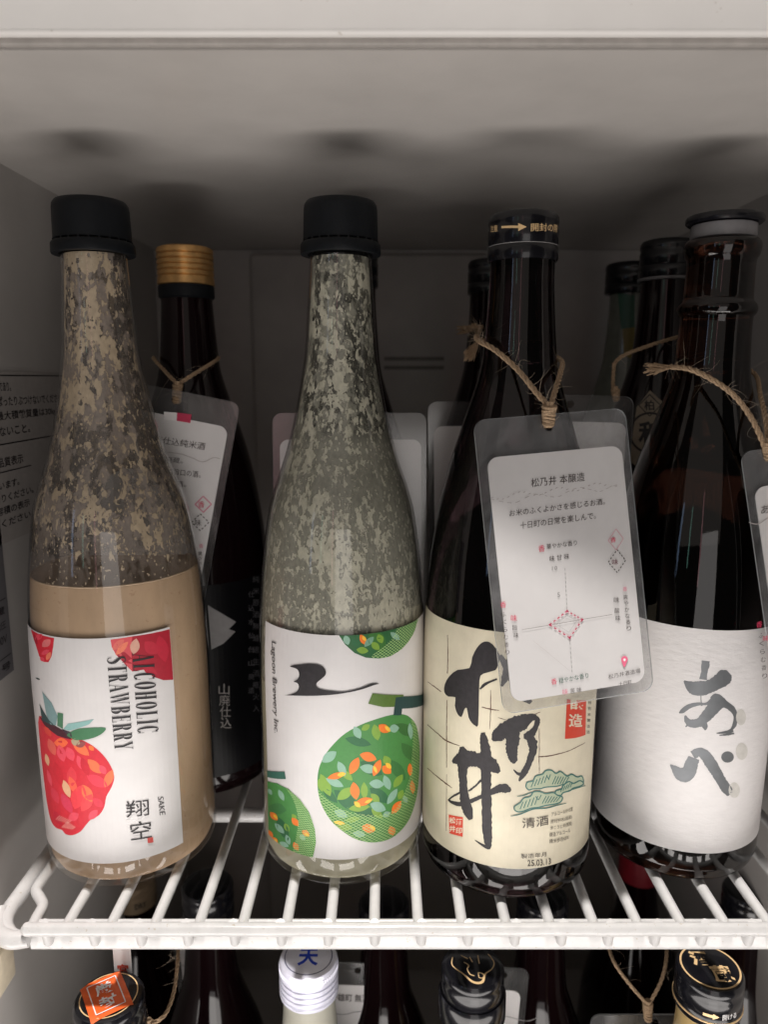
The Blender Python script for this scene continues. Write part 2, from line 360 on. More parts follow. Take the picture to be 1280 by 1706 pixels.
    def hatch(s, poly, ang, gap, wid, m, sc=1, ox=0, oy=0):
        P = [s.conv(ox+x/sc, oy+y/sc) for x, y in catmull(poly, 4, True)]; ca, sa = cos(ang), sin(ang)
        Q = [(x*ca+y*sa, -x*sa+y*ca) for x, y in P]; lo = min(q[1] for q in Q); hi = max(q[1] for q in Q); k = lo+gap/2
        while k < hi:
            xs = []
            for a, b in zip(Q, Q[1:]+Q[:1]):
                if (a[1]-k)*(b[1]-k) < 0: xs.append(a[0]+(b[0]-a[0])*(k-a[1])/(b[1]-a[1]))
            xs.sort()
            for a, b in zip(xs[::2], xs[1::2]):
                c4 = [(a, k-wid/2), (b, k-wid/2), (b, k+wid/2), (a, k+wid/2)]; s.v += [(x*ca-y*sa, x*sa+y*ca, s.lay) for x, y in c4]
                n = len(s.v)-4; s.f.append((n, n+1, n+2, n+3)); s.m.append(s.mi(m))
            k += gap
        s.lay += s.step
    def build(s, name, parent, wrap, clip=None, du=2.5, dv=5, **props):
        bm = bmesh.new(); vs = [bm.verts.new(v) for v in s.v]
        for f, m in zip(s.f, s.m):
            try: q = bm.faces.new([vs[i] for i in f]); q.material_index = m
            except ValueError: pass
        def cut(co, no, **k): bmesh.ops.bisect_plane(bm, geom=bm.verts[:]+bm.edges[:]+bm.faces[:], dist=1e-5, plane_co=co, plane_no=no, **k)
        if clip:
            cut((clip[0], 0, 0), (-1, 0, 0), clear_outer=True); cut((clip[1], 0, 0), (1, 0, 0), clear_outer=True)
            cut((0, clip[2], 0), (0, -1, 0), clear_outer=True); cut((0, clip[3], 0), (0, 1, 0), clear_outer=True)
        if du:
            xs = [v.co.x for v in bm.verts]
            for k in range(math.floor(min(xs)/du), math.ceil(max(xs)/du)+1): cut((k*du+.0003, 0, 0), (1, 0, 0))
        if dv:
            ys = [v.co.y for v in bm.verts]
            for k in range(math.floor(min(ys)/dv), math.ceil(max(ys)/dv)+1): cut((0, k*dv, 0), (0, 1, 0))
        for v in bm.verts: v.co = Vector(wrap(v.co.x, v.co.y, v.co.z))*S
        bmesh.ops.recalc_face_normals(bm, faces=bm.faces[:])
        me = bpy.data.meshes.new(name); bm.to_mesh(me); bm.free()
        for m in s.mats: me.materials.append(m)
        o = bpy.data.objects.new(name, me); C.objects.link(o); o.parent = parent
        for k, v in props.items(): o[k] = v
        return o
def plane_wrap(sign=-1, y0=0): return lambda u, v, off: (u, y0+sign*off, v)
def roundrect(x0, x1, y0, y1, r, n=6):
    out = []
    for cx, cy, a0 in ((x1-r, y1-r, 0), (x0+r, y1-r, 90), (x0+r, y0+r, 180), (x1-r, y0+r, 270)):
        out += [(cx+r*cos(radians(a0+90*k/n)), cy+r*sin(radians(a0+90*k/n))) for k in range(n+1)]
    return out
def plate(pts, y0, y1):
    """a flat sheet of outline pts (x, z) between depths y0 < y1"""
    mb = MB(); n = len(pts); a = mb.addv([(x, y0, z) for x, z in pts]); b = mb.addv([(x, y1, z) for x, z in pts])
    mb.face([a+k for k in range(n)]); mb.face([b+k for k in reversed(range(n))])
    for k in range(n): mb.face((a+k, b+k, b+(k+1) % n, a+(k+1) % n))
    return mb

# ---------------------------------------------------------------- the cabinet
HC = CAMH+100; XL, XR, YB = -182, 212, 611; ZF = -330
struct('wall_left', MB().box(XL-6, XL, 238, YB, ZF, HC), M_wallp)
struct('wall_right', MB().box(XR, XR+6, 238, YB, ZF, HC), M_wallp)
struct('ceiling', MB().box(XL-6, XR+6, 251, YB+6, HC, HC+6), M_ceil)
bp_ = MB().box(XL-6, XR+6, YB, YB+6, ZF, HC-.5); struct('wall_back', bp_, M_back)
struct('floor', MB().box(XL-6, XR+6, 238, YB, ZF-6, ZF), M_wallp)
li = MB().box(-420, 460, 243.5, 247.5, HC+1.6, HC+150, 1.4); lint = struct('lintel', li, M_lintel)
MB().box(-420, 460, 247.8, 250.6, HC+.4, HC+12, .5).build('sealing_strip', mat('seal_strip', (.42, .39, .365), .5, var=.1), lint)
# raised duct panel on the back wall with its air slot
duct = thing('duct_panel', 'dull raised panel with a dark air slot on the back wall', 'panel', (0, YB, ZF))
MB().box(-106, 112, -9, -.3, 30, HC-ZF-4, 4).build('panel_face', M_back, duct)
for zz in (CAMH+8, CAMH+15): MB().box(0, 48, -9.8, -9.1, zz-ZF-1.4, zz-ZF+1.4).build('air_slot', M_slot, duct)
# stickers on the left wall, printed with handling notes
def wall_sticker(name, label, y0, y1, z0, z1, m, lines, slant=0):
    t = thing(name, label, 'sticker', (XL, y0, z0)); pts = [(0, 0), (y1-y0, slant), (y1-y0, z1-z0+slant), (0, z1-z0)]
    mb = MB(); a = mb.addv([(.25, y, z) for y, z in pts]); b = mb.addv([(0.02, y, z) for y, z in pts]); mb.face((a, a+1, a+2, a+3)); mb.face((b+3, b+2, b+1, b))
    for k in range(4): mb.face((a+k, b+k, b+(k+1) % 4, a+(k+1) % 4))
    mb.build('sheet', m, t, smooth=0)
    P = Print(off0=.3); W = y1-y0
    for kind, ya, yb, z, h, txt in lines:
        if kind == 't': P.text(txt, (ya, z), (yb, z), (ya, z+h), M_ink, .012, uv=True)
        else: P.poly([(ya, z), (yb, z), (yb, z+h), (ya, z+h)], M_ink, uv=True)
    P.build('lettering', t, lambda u, v, off: (off, u, v), du=None, dv=None)
    return t
wall_sticker('notice_sticker', 'grey printed handling notice with four lines, high on the left wall', 318, 440, CAMH-78, CAMH+3, M_sticker,
    [('r', 1, 118, 80-1.2, .6, ''), ('t', 2, 46, 71.5, 4.8, '直射日光の当たる場所であり。'), ('t', 2, 104, 64.5, 4.8, '扉を強くひっぱったりぶつけないでください。'), ('t', 2, 108, 57.5, 4.8, 'この棚の最大積載質量は30kg以下'),
     ('t', 2, 62, 50.5, 4.8, '水をかけないこと。'), ('r', 1, 118, 46.5, .6, ''), ('t', 2, 52, 36, 4.6, '家庭用品品質表示'), ('r', 1, 60, 33.5, .5, ''), ('t', 2, 46, 25.5, 4, '使用しています。'), ('t', 2, 60, 19.5, 4, '必ずお守りください。'), ('t', 2, 55, 13.5, 4, '定格内容積の表示'), ('t', 2, 58, 7.5, 4, 'お読みください。')])
wall_sticker('rating_sticker', 'darker blue-grey rating sticker lower on the left wall by the strawberry bottle', 262, 342.5, CAMH-141, CAMH-62, M_sticker2,
    [('r', 2, 79, 37, .5, ''), ('t', 66, 77, 30, 4, '冷蔵'), ('t', 58, 77, 23, 4, '定格電圧'), ('t', 66, 77, 16, 4, '100V'), ('r', 2, 79, 9, .5, ''), ('t', 40, 78, 2.5, 4, '製造番号')])

# ---------------------------------------------------------------- the wire shelf
shelf = thing('wire_shelf', 'white enamelled wire shelf holding the upper row of bottles', 'shelf', (0, 267, -13))
def sh(o): return o
OY, OZ = 267, -13
def L3(pts): return [(x, y-OY, z-OZ) for x, y, z in pts]
wires = [-4+18.3*k for k in range(-7, 12)]
wm = None
for x in wires:
    if wm is None:
        mb = MB().tube(L3([(0, 268.6, -3.2)] + [(0, y, -2.4) for y in (271, 330, 390, 450, 510, 583)]), 2.35, 12); o = mb.build('wire', M_enamel, shelf); wm = o.data
    else: o = bpy.data.objects.new('wire', wm); C.objects.link(o); o.parent = shelf
    o.location = (x*S, 0, 0)
# outermost wire with its joggle round the corner post
MB().tube(L3(catmull([(-146.5, 269, -3.2), (-147, 276, -2.6), (-147.5, 283, -2.4), (-150.5, 287.5, -2.4), (-154.3, 292, -2.4), (-155.5, 297, -2.4), (-155.5, 315, -2.4), (-155.5, 400, -2.4), (-155.5, 583, -2.4)], 6)), 2.35, 12).build('wire', M_enamel, shelf)
# front rail: a rod on top, a flat band under it, short stubs between, a little weld swelling at every stub
MB().tube(L3([(x, 266.6, .1+.25*noise.noise(Vector((x*.05, 0, 0)))) for x in range(-146, 201, 3)]), lambda t: 2.65, 14).build('front_rail', M_enamel, shelf)
MB().lathe([(0, -2.7), (1.6, -2.2), (2.5, -1), (2.65, 0), (2.5, 1), (1.6, 2.2), (0, 2.7)], 14, c=(-146, -.4)).build('rail_end', M_enamel, shelf).location = (0, 0, 13.1*S)
mb = MB(); ring = catmull([(271.5, -8), (272.0, -5), (272.7, -2.8), (274.0, -1.6), (275.6, -2.6), (276, -6), (275.2, -12.6), (273.4, -14.0), (271.6, -13.6), (271.2, -11.5)], 3, True)
a_ = mb.addv([(-148, y-OY, z_-OZ) for y, z_ in ring]); b_ = mb.addv([(200, y-OY, z_-OZ) for y, z_ in ring])
nr = len(ring)
for k in range(nr): mb.face((a_+k, b_+k, b_+(k+1) % nr, a_+(k+1) % nr))
mb.face([a_+k for k in range(nr)]); mb.face([b_+k for k in reversed(range(nr))]); mb.build('front_band', M_enamel, shelf)
sm = None
for k in range(-7, 11):
    x = -42.6+19.4*k+19.4*0
    if x < -146 or x > 198: continue
    if sm is None:
        mb = MB().tube(L3([(0, 267.2, 2.2), (0, 268.0, .6), (0, 268.8, -3), (0, 269.6, -6), (0, 270.2, -8)]), lambda t: 2.1, 12); mb.lathe([(0, -10.4-OZ), (1.3, -10.1-OZ), (2.0, -9.1-OZ), (2.1, -7.8-OZ), (2.0, -6.8-OZ)], 12, c=(0, 270.2-OY)); o = mb.build('wire_stub', M_enamel, shelf); sm = o.data
    else: o = bpy.data.objects.new('wire_stub', sm); C.objects.link(o); o.parent = shelf
    o.location = (x*S, 0, 0)
MB().tube(L3(catmull([(-150, 270, -8), (-156, 271, -6.5), (-160.5, 276, -5), (-162, 284, -4), (-162, 300, -4), (-162, 420, -4), (-162, 583, -4)], 6)), 3.4, 14).build('side_rail', M_enamel, shelf)
MB().tube(L3(catmull([(-147, 269, -6), (-154, 268, -6), (-160, 271, -5.5), (-163, 277, -4.5), (-165, 281, -2.5)], 6)), 3.6, 14).build('corner_weld', M_enamel, shelf)
MB().tube(L3([(-162, 360, -8.4), (200, 360, -8.4)]), 3.6, 12).build('cross_bar', M_enamel, shelf)
MB().tube(L3([(-162, 583, -2.4), (200, 583, -2.4)]), 3.2, 12).build('back_rail', M_enamel, shelf)
br = thing('shelf_bracket', 'small beige plastic shelf bracket on the left wall at the shelf corner', 'bracket', (XL, 268, -30))
MB().box(.1, 24, -6, 9, 0, 19, 1.5).build('bracket_body', M_bracket, br); MB().box(8, 22, -10, -6.2, 3, 15, 1).build('bracket_lip', M_bracket, br)

# ---------------------------------------------------------------- bottles
def rfun_from(prof):
    pr = sorted([(z, r) for r, z in prof])
    def f(z):
        if z <= pr[0][0]: return pr[0][1]
        for (z0, r0), (z1, r1) in zip(pr, pr[1:]):
            if z0 <= z <= z1: return r0+(r1-r0)*((z-z0)/(z1-z0) if z1 > z0 else 0)
        return pr[-1][1]
    return f
def smooth_prof(P, n=5): return [(max(a, 0), b) for a, b in catmull(P, n)]
def heel(R, z0=0): return [(0, z0+5), (R*.55, z0+3.5), (R-9, z0+.8), (R-6.5, z0), (R-4, z0+.5), (R-1.6, z0+2.7), (R-.35, z0+6.2), (R, z0+10)]
def body_prof(R, top):  # straight wall then the traced shoulder and neck: list of (r, z)
    return smooth_prof(heel(R)+[(R, 30), (R, 60)]+top, 4)
shoulder_a = [(1.0, 100), (.957, 131.9), (.866, 160.1), (.777, 173.9), (.655, 187.5), (.545, 203.5), (.418, 229.6), (.382, 247.5), (.348, 266), (.342, 273)]
shoulder_b = [(1.0, 100), (.965, 130.8), (.885, 157.8), (.745, 184), (.56, 206.9), (.425, 224.3), (.385, 236.6), (.352, 253.4), (.34, 262), (.34, 269)]

def rope(mb, path, r=1.35, pitch=8.5, strands=3):
    P = catmull(path, 14); Ls = [0]
    for a, b in zip(P, P[1:]): Ls.append(Ls[-1]+(Vector(b)-Vector(a)).length)
    T0 = None
    for k in range(strands):
        pts = []; U = Vector((0, 0, 1))
        for i, p in enumerate(P):
            t = (Vector(P[min(i+1, len(P)-1)])-Vector(P[max(i-1, 0)])).normalized(); U = (U-t*U.dot(t))
            if U.length < 1e-3: U = t.orthogonal()
            U.normalize(); W = t.cross(U); a = 2*pi*(Ls[i]/pitch+k/strands); pts.append(Vector(p)+(U*cos(a)+W*sin(a))*r*.56)
        mb.tube(pts, r*.5, 7)
    return P
def hairs(mb, P, n, ln=9, rr=.045):
    for _ in range(n):
        p = Vector(random.choice(P)); d = Vector((random.uniform(-1, 1), random.uniform(-1.2, .2), random.uniform(-1, 1))).normalized(); L_ = random.uniform(.12, 1)**2.2*ln+.8
        c1_ = Vector((random.uniform(-1, 1), random.uniform(-.5, .1), random.uniform(-1, 1)))*L_; c2_ = Vector((random.uniform(-1, 1), random.uniform(-.5, .1), random.uniform(-1, 1)))*L_*.6
        pts = [p+d*L_*t+c1_*t*t*.6+c2_*sin(t*pi)*.5 for t in (0, .15, .3, .45, .6, .8, 1)]; mb.tube(pts, lambda t: rr*(1.3-t), 3, False)
def jute(label, paths, knot, tuft=None, hair=60, group='jute strings tied round bottle necks', r=1.12):
    o0 = Vector(knot[0]); t = thing('jute_string', label, 'string', o0, group=group); allP = []
    for path in paths:
        mb = MB(); P = rope(mb, [tuple(Vector(p)-o0) for p in path], r); mb.build('strand', M_jute, t); allP += P
    mb = MB(); a, b, kr = Vector(knot[0])-o0, Vector(knot[1])-o0, knot[2]
    for j in range(7):                                         # wound knot
        c = a.lerp(b, j/6); ring = [c+Vector((cos(2*pi*k/10)*kr*(1-.25*j/6), sin(2*pi*k/10)*kr*.7, .5*sin(2*pi*k/10+j))) for k in range(11)]; mb.tube(ring, .8, 6, False)
    mb.tube([a+Vector((0, 0, 2)), a, b, b-Vector((0, 0, 1.5))], kr*.75, 8); mb.build('knot', M_jute, t)
    if tuft:
        mb = MB(); c, d = Vector(tuft[0])-o0, Vector(tuft[1])-o0
        for k in range(70):
            e = d+Vector([random.uniform(-1, 1)*tuft[2] for _ in range(3)]); m_ = c.lerp(e, .5)+Vector([random.uniform(-.6, .6) for _ in range(3)]); mb.tube([c+Vector([random.uniform(-.7, .7) for _ in range(3)]), m_, e], .14, 3, False)
        mb.build('frayed_end', M_jute, t)
    mb = MB(); hairs(mb, allP, int(hair*1.8)); hairs(mb, [a, b], hair//2, 6); mb.build('stray_fibres', M_fuzz, t, kind='stuff'); return t

def neck_loop(c, R, z, tilt=0, a0=60, a1=300, n=9):
    """rope round the back of a neck, angles from the camera side"""
    out = []
    for k in range(n):
        a = radians(a0+(a1-a0)*k/(n-1)); out.append((c[0]+R*sin(a), c[1]-R*cos(a), z+tilt*sin(a)))
    return out

# ============ bottle of strawberry sake (front left)
def black_wide_cap(parent, z0, R=15.7, mark=True):
    # sleeve, tamper band with bridges, top edge rounding
    MB().lathe([(0, z0+21.6), (R-3.5, z0+21.6), (R-1.4, z0+21.1), (R-.5, z0+19.8), (R-.25, z0+18), (R+.1, z0+5.6), (R-.9, z0+5.3), (R-1.4, z0+5.2)], 96).build('cap', M_capblk, parent)
    MB().lathe([(R-1.2, z0+4.9), (R+.7, z0+4.7), (R+1.2, z0+4), (R+1.35, z0+.5), (R+1.1, z0), (R-1.6, z0), (R-2.2, z0+1.2)], 96).build('tamper_band', M_capblk, parent)
    mb = MB()
    for k in range(24):
        a = 2*pi*k/24; x, y = (R-.1)*sin(a), -(R-.1)*cos(a); mb.box(x-.35, x+.35, y-.35, y+.35, z0+4.6, z0+5.7)
    mb.build('band_bridges', M_capblk, parent)

def frosted_bottle(label, X, Y, tilt, R, resid, liq, zl, group=None):
    loc = (X, Y, 0); rot = (0, radians(tilt), 0)
    t = thing('sake_bottle', label, 'bottle', loc, rot, group)
    prof = body_prof(R, [(a*R, z) for a, z in shoulder_a]); prof += [(12.4, 274.5), (11.5, 276)]
    MB().lathe(prof, 128).build('glass_body', M_clear, t)
    rf = rfun_from([p for p in prof if p[1] >= 10])
    inner = [(0, 6.5), (R*.5, 4.6), (R-10, 3.0), (R-6.5, 2.9), (R-3.2, 4.4), (R-1.5, 8.0), (R-.8, 13)]
    z = 24
    while z < zl: inner.append((rf(z)-1.0, z)); z += 6
    inner += [(rf(zl)-1.0, zl), (rf(zl)-1.5, zl+.5), (rf(zl)-2.3, zl+.15), (0, zl)]
    MB().lathe(inner, 96).build('sake', liq, t)
    if zl > 100: MB().tube([((rf(zl)-1.35)*sin(2*pi*k/96), -(rf(zl)-1.35)*cos(2*pi*k/96), zl+.5+.25*noise.noise(Vector((k*.2, 1, 1)))) for k in range(97)], .42, 6, False).build('foam_ring', M_foam, t)
    fl = []; z = zl+.8
    while z < 273: fl.append((rf(z)-1.15, z)); z += 3
    MB().lathe(fl, 128).build('dried_lees', resid, t)
    black_wide_cap(t, 273)
    return t, Cyl(loc, rot, rf, R)
R1 = 39.0
M_res1 = residue('lees_strawberry', (.46, .365, .255), (.26, .215, .185), .86, 165, 138, .525, .44, soft=.018)
M_res2 = residue('lees_melon', (.52, .50, .40), (.25, .245, .20), .90, 90, 80, .497, .47, zs_open=(194, 208), seedoff=37, soft=.04, patchy=.22)
b1, c1 = frosted_bottle('strawberry sake bottle with tan sediment, crusted glass and a strawberry label, beside the left wall', -121.5, 327, -.3, R1, M_res1, M_liqtan, 137)
z0 = (0, 1000); K = 2.909; kw = dict(sc=K, ox=0, oy=1000)
ue = c1.uv(283, 1056)[0]; ue2 = c1.uv(305, 1412)[0]; ue = (ue+ue2)/2
vt = (c1.uv(150, 1064)[1]); vb = c1.uv(190, 1438)[1]; ul = -R1*2.0
P = Print(off0=.12, step=0); P.poly([(ul, vb), (ue, vb), (ue, vt), (ul, vt)], M_paper, uv=True)
lab1 = P.build('front_label', b1, c1.wrap)
A = Print(c1.uv, off0=.14)
I = lambda r_, g_, b_: ink((r_, g_, b_))
red, dred, pink, orange, pale = I(214, 42, 58), I(176, 26, 48), I(232, 78, 96), I(240, 116, 74), I(226, 176, 138)
A.poly([(535, 190), (640, 175), (820, 140), (838, 385), (790, 387), (740, 370), (700, 335), (640, 345), (600, 305), (560, 262), (540, 225)], dred, 0, **kw)
A.poly([(535, 190), (640, 175), (635, 230), (640, 345), (600, 305), (560, 262), (540, 225)], I(222, 84, 92), 0, **kw)
for a in [(545, 240, 600, 190, 34, I(228, 110, 100)), (645, 262, 660, 185, 46, I(222, 170, 150)), (560, 265, 620, 200, 30, I(240, 130, 100)), (700, 200, 760, 260, 60, I(196, 40, 62)), (770, 170, 800, 300, 60, I(196, 36, 60)), (690, 320, 760, 360, 40, I(190, 32, 56))]: A.petal(*a, **kw)
A.poly([(150, 140), (200, 168), (262, 183), (258, 225), (250, 270), (235, 300), (210, 298), (190, 270), (175, 220)], red, 0, **kw)
for a in [(170, 190, 205, 165, 26, pink), (205, 225, 245, 190, 36, I(226, 120, 120)), (200, 262, 240, 240, 22, pink), (225, 290, 245, 250, 22, I(238, 130, 100)), (165, 165, 180, 215, 16, dred), (195, 275, 215, 296, 18, pink)]: A.petal(*a, **kw)
A.petal(172, 375, 195, 385, 8, I(40, 60, 60), **kw)
A.poly([(190, 560), (265, 608), (345, 650), (400, 678), (450, 705), (500, 750), (535, 800), (553, 855), (540, 905), (515, 950), (505, 1000), (480, 1040), (440, 1062), (415, 1090), (390, 1120), (350, 1138), (318, 1132), (300, 1112), (270, 1100), (245, 1060), (225, 960), (205, 800), (195, 700)], red, 3, **kw)
for a in [(262, 690, 330, 690, 48, I(244, 108, 66)), (235, 670, 268, 752, 36, I(224, 96, 84)), (285, 700, 310, 782, 42, pink), (325, 710, 355, 778, 42, pink), (350, 680, 432, 752, 46, orange), (375, 750, 402, 822, 32, pink),
          (425, 770, 490, 838, 46, orange), (430, 705, 455, 727, 22, I(245, 120, 60)), (345, 805, 350, 902, 48, I(226, 62, 74)), (335, 852, 370, 938, 36, I(238, 100, 76)), (305, 868, 340, 956, 34, pale), (298, 935, 350, 1032, 42, I(218, 60, 88)),
          (362, 1012, 400, 893, 74, I(234, 64, 74)), (400, 893, 446, 977, 48, orange), (395, 1022, 446, 938, 52, I(236, 72, 78)), (420, 848, 522, 902, 52, I(230, 60, 80)), (508, 906, 546, 820, 42, orange), (430, 1062, 472, 1015, 36, pink), (332, 1062, 382, 1034, 42, pink),
          (222, 742, 236, 802, 20, pale), (230, 820, 252, 902, 18, pink), (484, 798, 512, 842, 32, pink), (265, 780, 300, 900, 44, I(208, 36, 52)), (250, 905, 285, 985, 34, I(220, 58, 78)), (395, 760, 430, 850, 40, I(206, 34, 52)), (450, 960, 500, 1000, 36, I(222, 56, 76)), (215, 610, 250, 660, 26, I(222, 70, 60)),
          (262, 1020, 300, 1090, 36, I(204, 34, 58))]: A.petal(*a, **kw)
A.poly([(190, 560), (265, 605), (345, 648), (345, 674), (280, 656), (215, 602)], I(72, 30, 42), 0, **kw)
A.petal(345, 678, 388, 694, 36, I(176, 160, 132), **kw); A.petal(368, 705, 416, 690, 30, I(150, 80, 80), **kw)
A.poly([(205, 440), (250, 495), (280, 560), (272, 605), (245, 600), (225, 550)], I(126, 156, 158), 0, **kw)
A.poly([(192, 500), (240, 582), (275, 612), (205, 580)], I(46, 72, 74), 0, **kw)
A.poly([(308, 622), (330, 597), (390, 588), (455, 575), (432, 600), (392, 615), (335, 632)], I(140, 182, 178), 0, **kw)
A.poly([(280, 543), (307, 548), (305, 622), (278, 607)], I(76, 122, 92), 0, **kw)
A.poly([(325, 650), (370, 625), (430, 617), (512, 617), (487, 650), (430, 672), (372, 677), (340, 664)], I(70, 122, 86), 3, **kw)
A.poly([(300, 622), (345, 640), (350, 662), (322, 648)], I(60, 50, 60), 0, **kw)
for i in range(7): A.stroke([(272+i*9, 1062+i*3, 2.6), (292+i*9, 1042+i*4, 2.6)], I(236, 170, 160), n=1, **kw); A.stroke([(300+i*8, 1100+i*1.5, 2.6), (330+i*6, 1072+i*4, 2.6)], I(236, 170, 160), n=1, **kw)
A.build('strawberry_print', lab1, c1.wrap, (ul, ue, vb, vt))
# condensed serif letters
def serif(ch):
    t, h = .15, .035; R_ = []
    def rect(x0, y0, x1, y1): R_.append([(x0, y0), (x1, y0), (x1, y1), (x0, y1)])
    def foot(x, y, wd=.13): rect(x-wd, y, x+wd, y+h)
    def arc(cx, cy, rx, ry, a0, a1, t0, n=14):     # bowl, thick at the side
        L_ = []; Q = []
        for k in range(n+1):
            a = radians(a0+(a1-a0)*k/n); L_.append((cx+rx*cos(a), cy+ry*sin(a))); Q.append((cx+(rx-t0)*cos(a), cy+(ry-h)*sin(a)))
        for k in range(n): R_.append([L_[k], L_[k+1], Q[k+1], Q[k]])
    w_ = .5
    if ch == 'I': rect(.1, 0, .1+t, 1); foot(.175, 0); foot(.175, 1-h); w_ = .35
    elif ch == 'L': rect(.1, 0, .1+t, 1); foot(.175, 1-h); rect(.04, 0, .5, h); rect(.47, 0, .5, .26); w_ = .53
    elif ch == 'H': rect(.1, 0, .1+t, 1); rect(.4, 0, .4+t, 1); rect(.2, .48, .42, .48+h); [foot(x, y, .11) for x in (.175, .475) for y in (0, 1-h)]; w_ = .66
    elif ch == 'E': rect(.1, 0, .1+t, 1); rect(.04, 0, .5, h); rect(.04, 1-h, .48, 1); rect(.2, .49, .38, .49+h); rect(.36, .4, .385, .62); rect(.47, 0, .5, .24); rect(.455, .77, .48, 1); w_ = .53
    elif ch == 'T': rect(.2, 0, .2+t, 1); foot(.275, 0); rect(.02, 1-h, .53, 1); rect(.02, .76, .045, 1); rect(.505, .76, .53, 1); w_ = .56
    elif ch in 'BR':
        rect(.1, 0, .1+t, 1); rect(.04, 1-h, .3, 1); rect(.2, .5, .3, .5+h); arc(.3, .75, .22, .25, -90, 90, t-.01)
        if ch == 'B': arc(.3, .26, .25, .26, -90, 90, t-.01); rect(.04, 0, .3, h); w_ = .58
        else: foot(.175, 0); R_.append([(.3, .5), (.4, .5), (.56, 0), (.42, 0)]); rect(.4, 0, .62, h); w_ = .62
    elif ch == 'O': arc(.28, .5, .25, .51, 0, 360, t, 28); w_ = .56
    elif ch == 'C': arc(.28, .5, .25, .51, 48, 312, t, 22); rect(.44, .68, .47, .97); rect(.44, .03, .47, .3); w_ = .53
    elif ch == 'A': R_.append([(.22, 1), (.33, 1), (.56, 0), (.41, 0)]); R_.append([(.25, 1), (.285, 1), (.09, 0), (.055, 0)]); rect(.14, .3, .45, .3+h); foot(.07, 0, .08); foot(.48, 0, .11); w_ = .6
    elif ch == 'W':
        R_ += [[(.03, 1), (.17, 1), (.32, 0), (.24, 0)], [(.29, 0), (.32, .12), (.42, 1), (.385, 1)], [(.36, 1), (.49, 1), (.64, 0), (.56, 0)], [(.6, 0), (.635, .08), (.78, 1), (.745, 1)]]; foot(.1, 1-h, .1); foot(.42, 1-h, .08); foot(.76, 1-h, .08); w_ = .84
    elif ch == 'Y': R_ += [[(.02, 1), (.17, 1), (.36, .45), (.22, .45)], [(.31, .45), (.345, .45), (.53, 1), (.49, 1)]]; rect(.22, 0, .22+t, .47); foot(.295, 0); foot(.1, 1-h, .1); foot(.5, 1-h, .08); w_ = .58
    elif ch == 'S':
        P_ = catmull([(.45, .78, .03), (.4, .93, .05), (.27, .985, .04), (.12, .9, .11), (.09, .75, .15), (.2, .6, .17), (.38, .42, .18), (.45, .25, .15), (.4, .08, .1), (.25, .015, .04), (.1, .08, .05), (.07, .24, .03)], 4)
        for a, b in zip(P_, P_[1:]):
            dx, dy = b[0]-a[0], b[1]-a[1]; q = hypot(dx, dy) or 1; nx, ny = -dy/q*.5, dx/q*.5
            R_.append([(a[0]+nx*a[2], a[1]+ny*a[2]), (b[0]+nx*b[2], b[1]+ny*b[2]), (b[0]-nx*b[2], b[1]-ny*b[2]), (a[0]-nx*a[2], a[1]-ny*a[2])])
        w_ = .52
    return R_, w_
def serif_text(A, s_, p0, p1, ptop, m):
    q = [A.conv(*p) for p in (p0, p1, ptop)]; gl = [serif(c) for c in s_]; gap = .09; W = sum(k[1] for k in gl)+gap*(len(gl)-1); x = 0
    for rects, w_ in gl:
        for r_ in rects:
            pts = [(q[0][0]+(q[1][0]-q[0][0])*(x+a)/W+(q[2][0]-q[0][0])*b, q[0][1]+(q[1][1]-q[0][1])*(x+a)/W+(q[2][1]-q[0][1])*b) for a, b in r_]; A.raw(pts, [(0, 1, 2, 3)], m); A.lay -= A.step*.8
        x += w_+gap
T1 = Print(c1.uv, off0=.34); T1.step = .001
z = lambda x, y: (x/K, 1000+y/K)
serif_text(T1, 'ALCOHOLIC', z(640, 258), z(666, 648), z(742, 254), M_ink)
serif_text(T1, 'STRAWBERRY', z(518, 274), z(556, 728), z(608, 268), M_ink)
T1.text('SAKE', z(762, 952), z(772, 1040), z(790, 950), M_ink)
T1.stroke([(612, 1000, 3), (640, 992, 5), (650, 990, 3)], M_ink, **kw)
T1.text('翔', z(612, 1052), z(722, 1040), z(608, 972), M_ink); T1.text('空', z(634, 1162), z(734, 1146), z(628, 1076), M_ink)
T1.poly([(712, 1150), (740, 1146), (742, 1171), (715, 1175)], I(196, 70, 62), **kw)
T1.build('lettering', lab1, c1.wrap, (ul, ue, vb, vt))

# ============ bottle of melon sake (second from left)
R2 = 38.3
b2, c2 = frosted_bottle('melon sake bottle with cloudy lees and white label of green melons', -20.3, 327.5, .4, R2, M_res2, M_liqpale, 88)
K2 = 3.2; kw = dict(sc=K2, ox=400, oy=1000)
ul = c2.uv(443, 1042)[0]; ul = (ul+c2.uv(446, 1300)[0])/2; vt = c2.uv(545, 1058)[1]; vb = c2.uv(570, 1432)[1]; ur = R2*1.9
P = Print(off0=.12, step=0); P.poly([(ul, vb), (ur, vb), (ur, vt), (ul, vt)], M_paper, uv=True); lab2 = P.build('front_label', b2, c2.wrap)
A = Print(c2.uv, off0=.14)
gA, gD, org, teal, yg, yel, netc = I(70, 138, 68), I(40, 104, 62), I(240, 124, 40), I(140, 182, 160), I(128, 168, 62), I(246, 196, 60), I(176, 214, 140)
big = [(860, 607), (800, 612), (720, 635), (640, 665), (560, 710), (500, 765), (450, 830), (420, 900), (413, 980), (425, 1060), (450, 1120), (490, 1180), (540, 1225), (600, 1265), (660, 1285), (720, 1290), (790, 1275), (850, 1235), (900, 1170), (930, 1090), (948, 1000), (955, 900), (957, 800), (950, 720), (935, 660), (900, 620)]
A.poly(big, gA, 3, **kw)
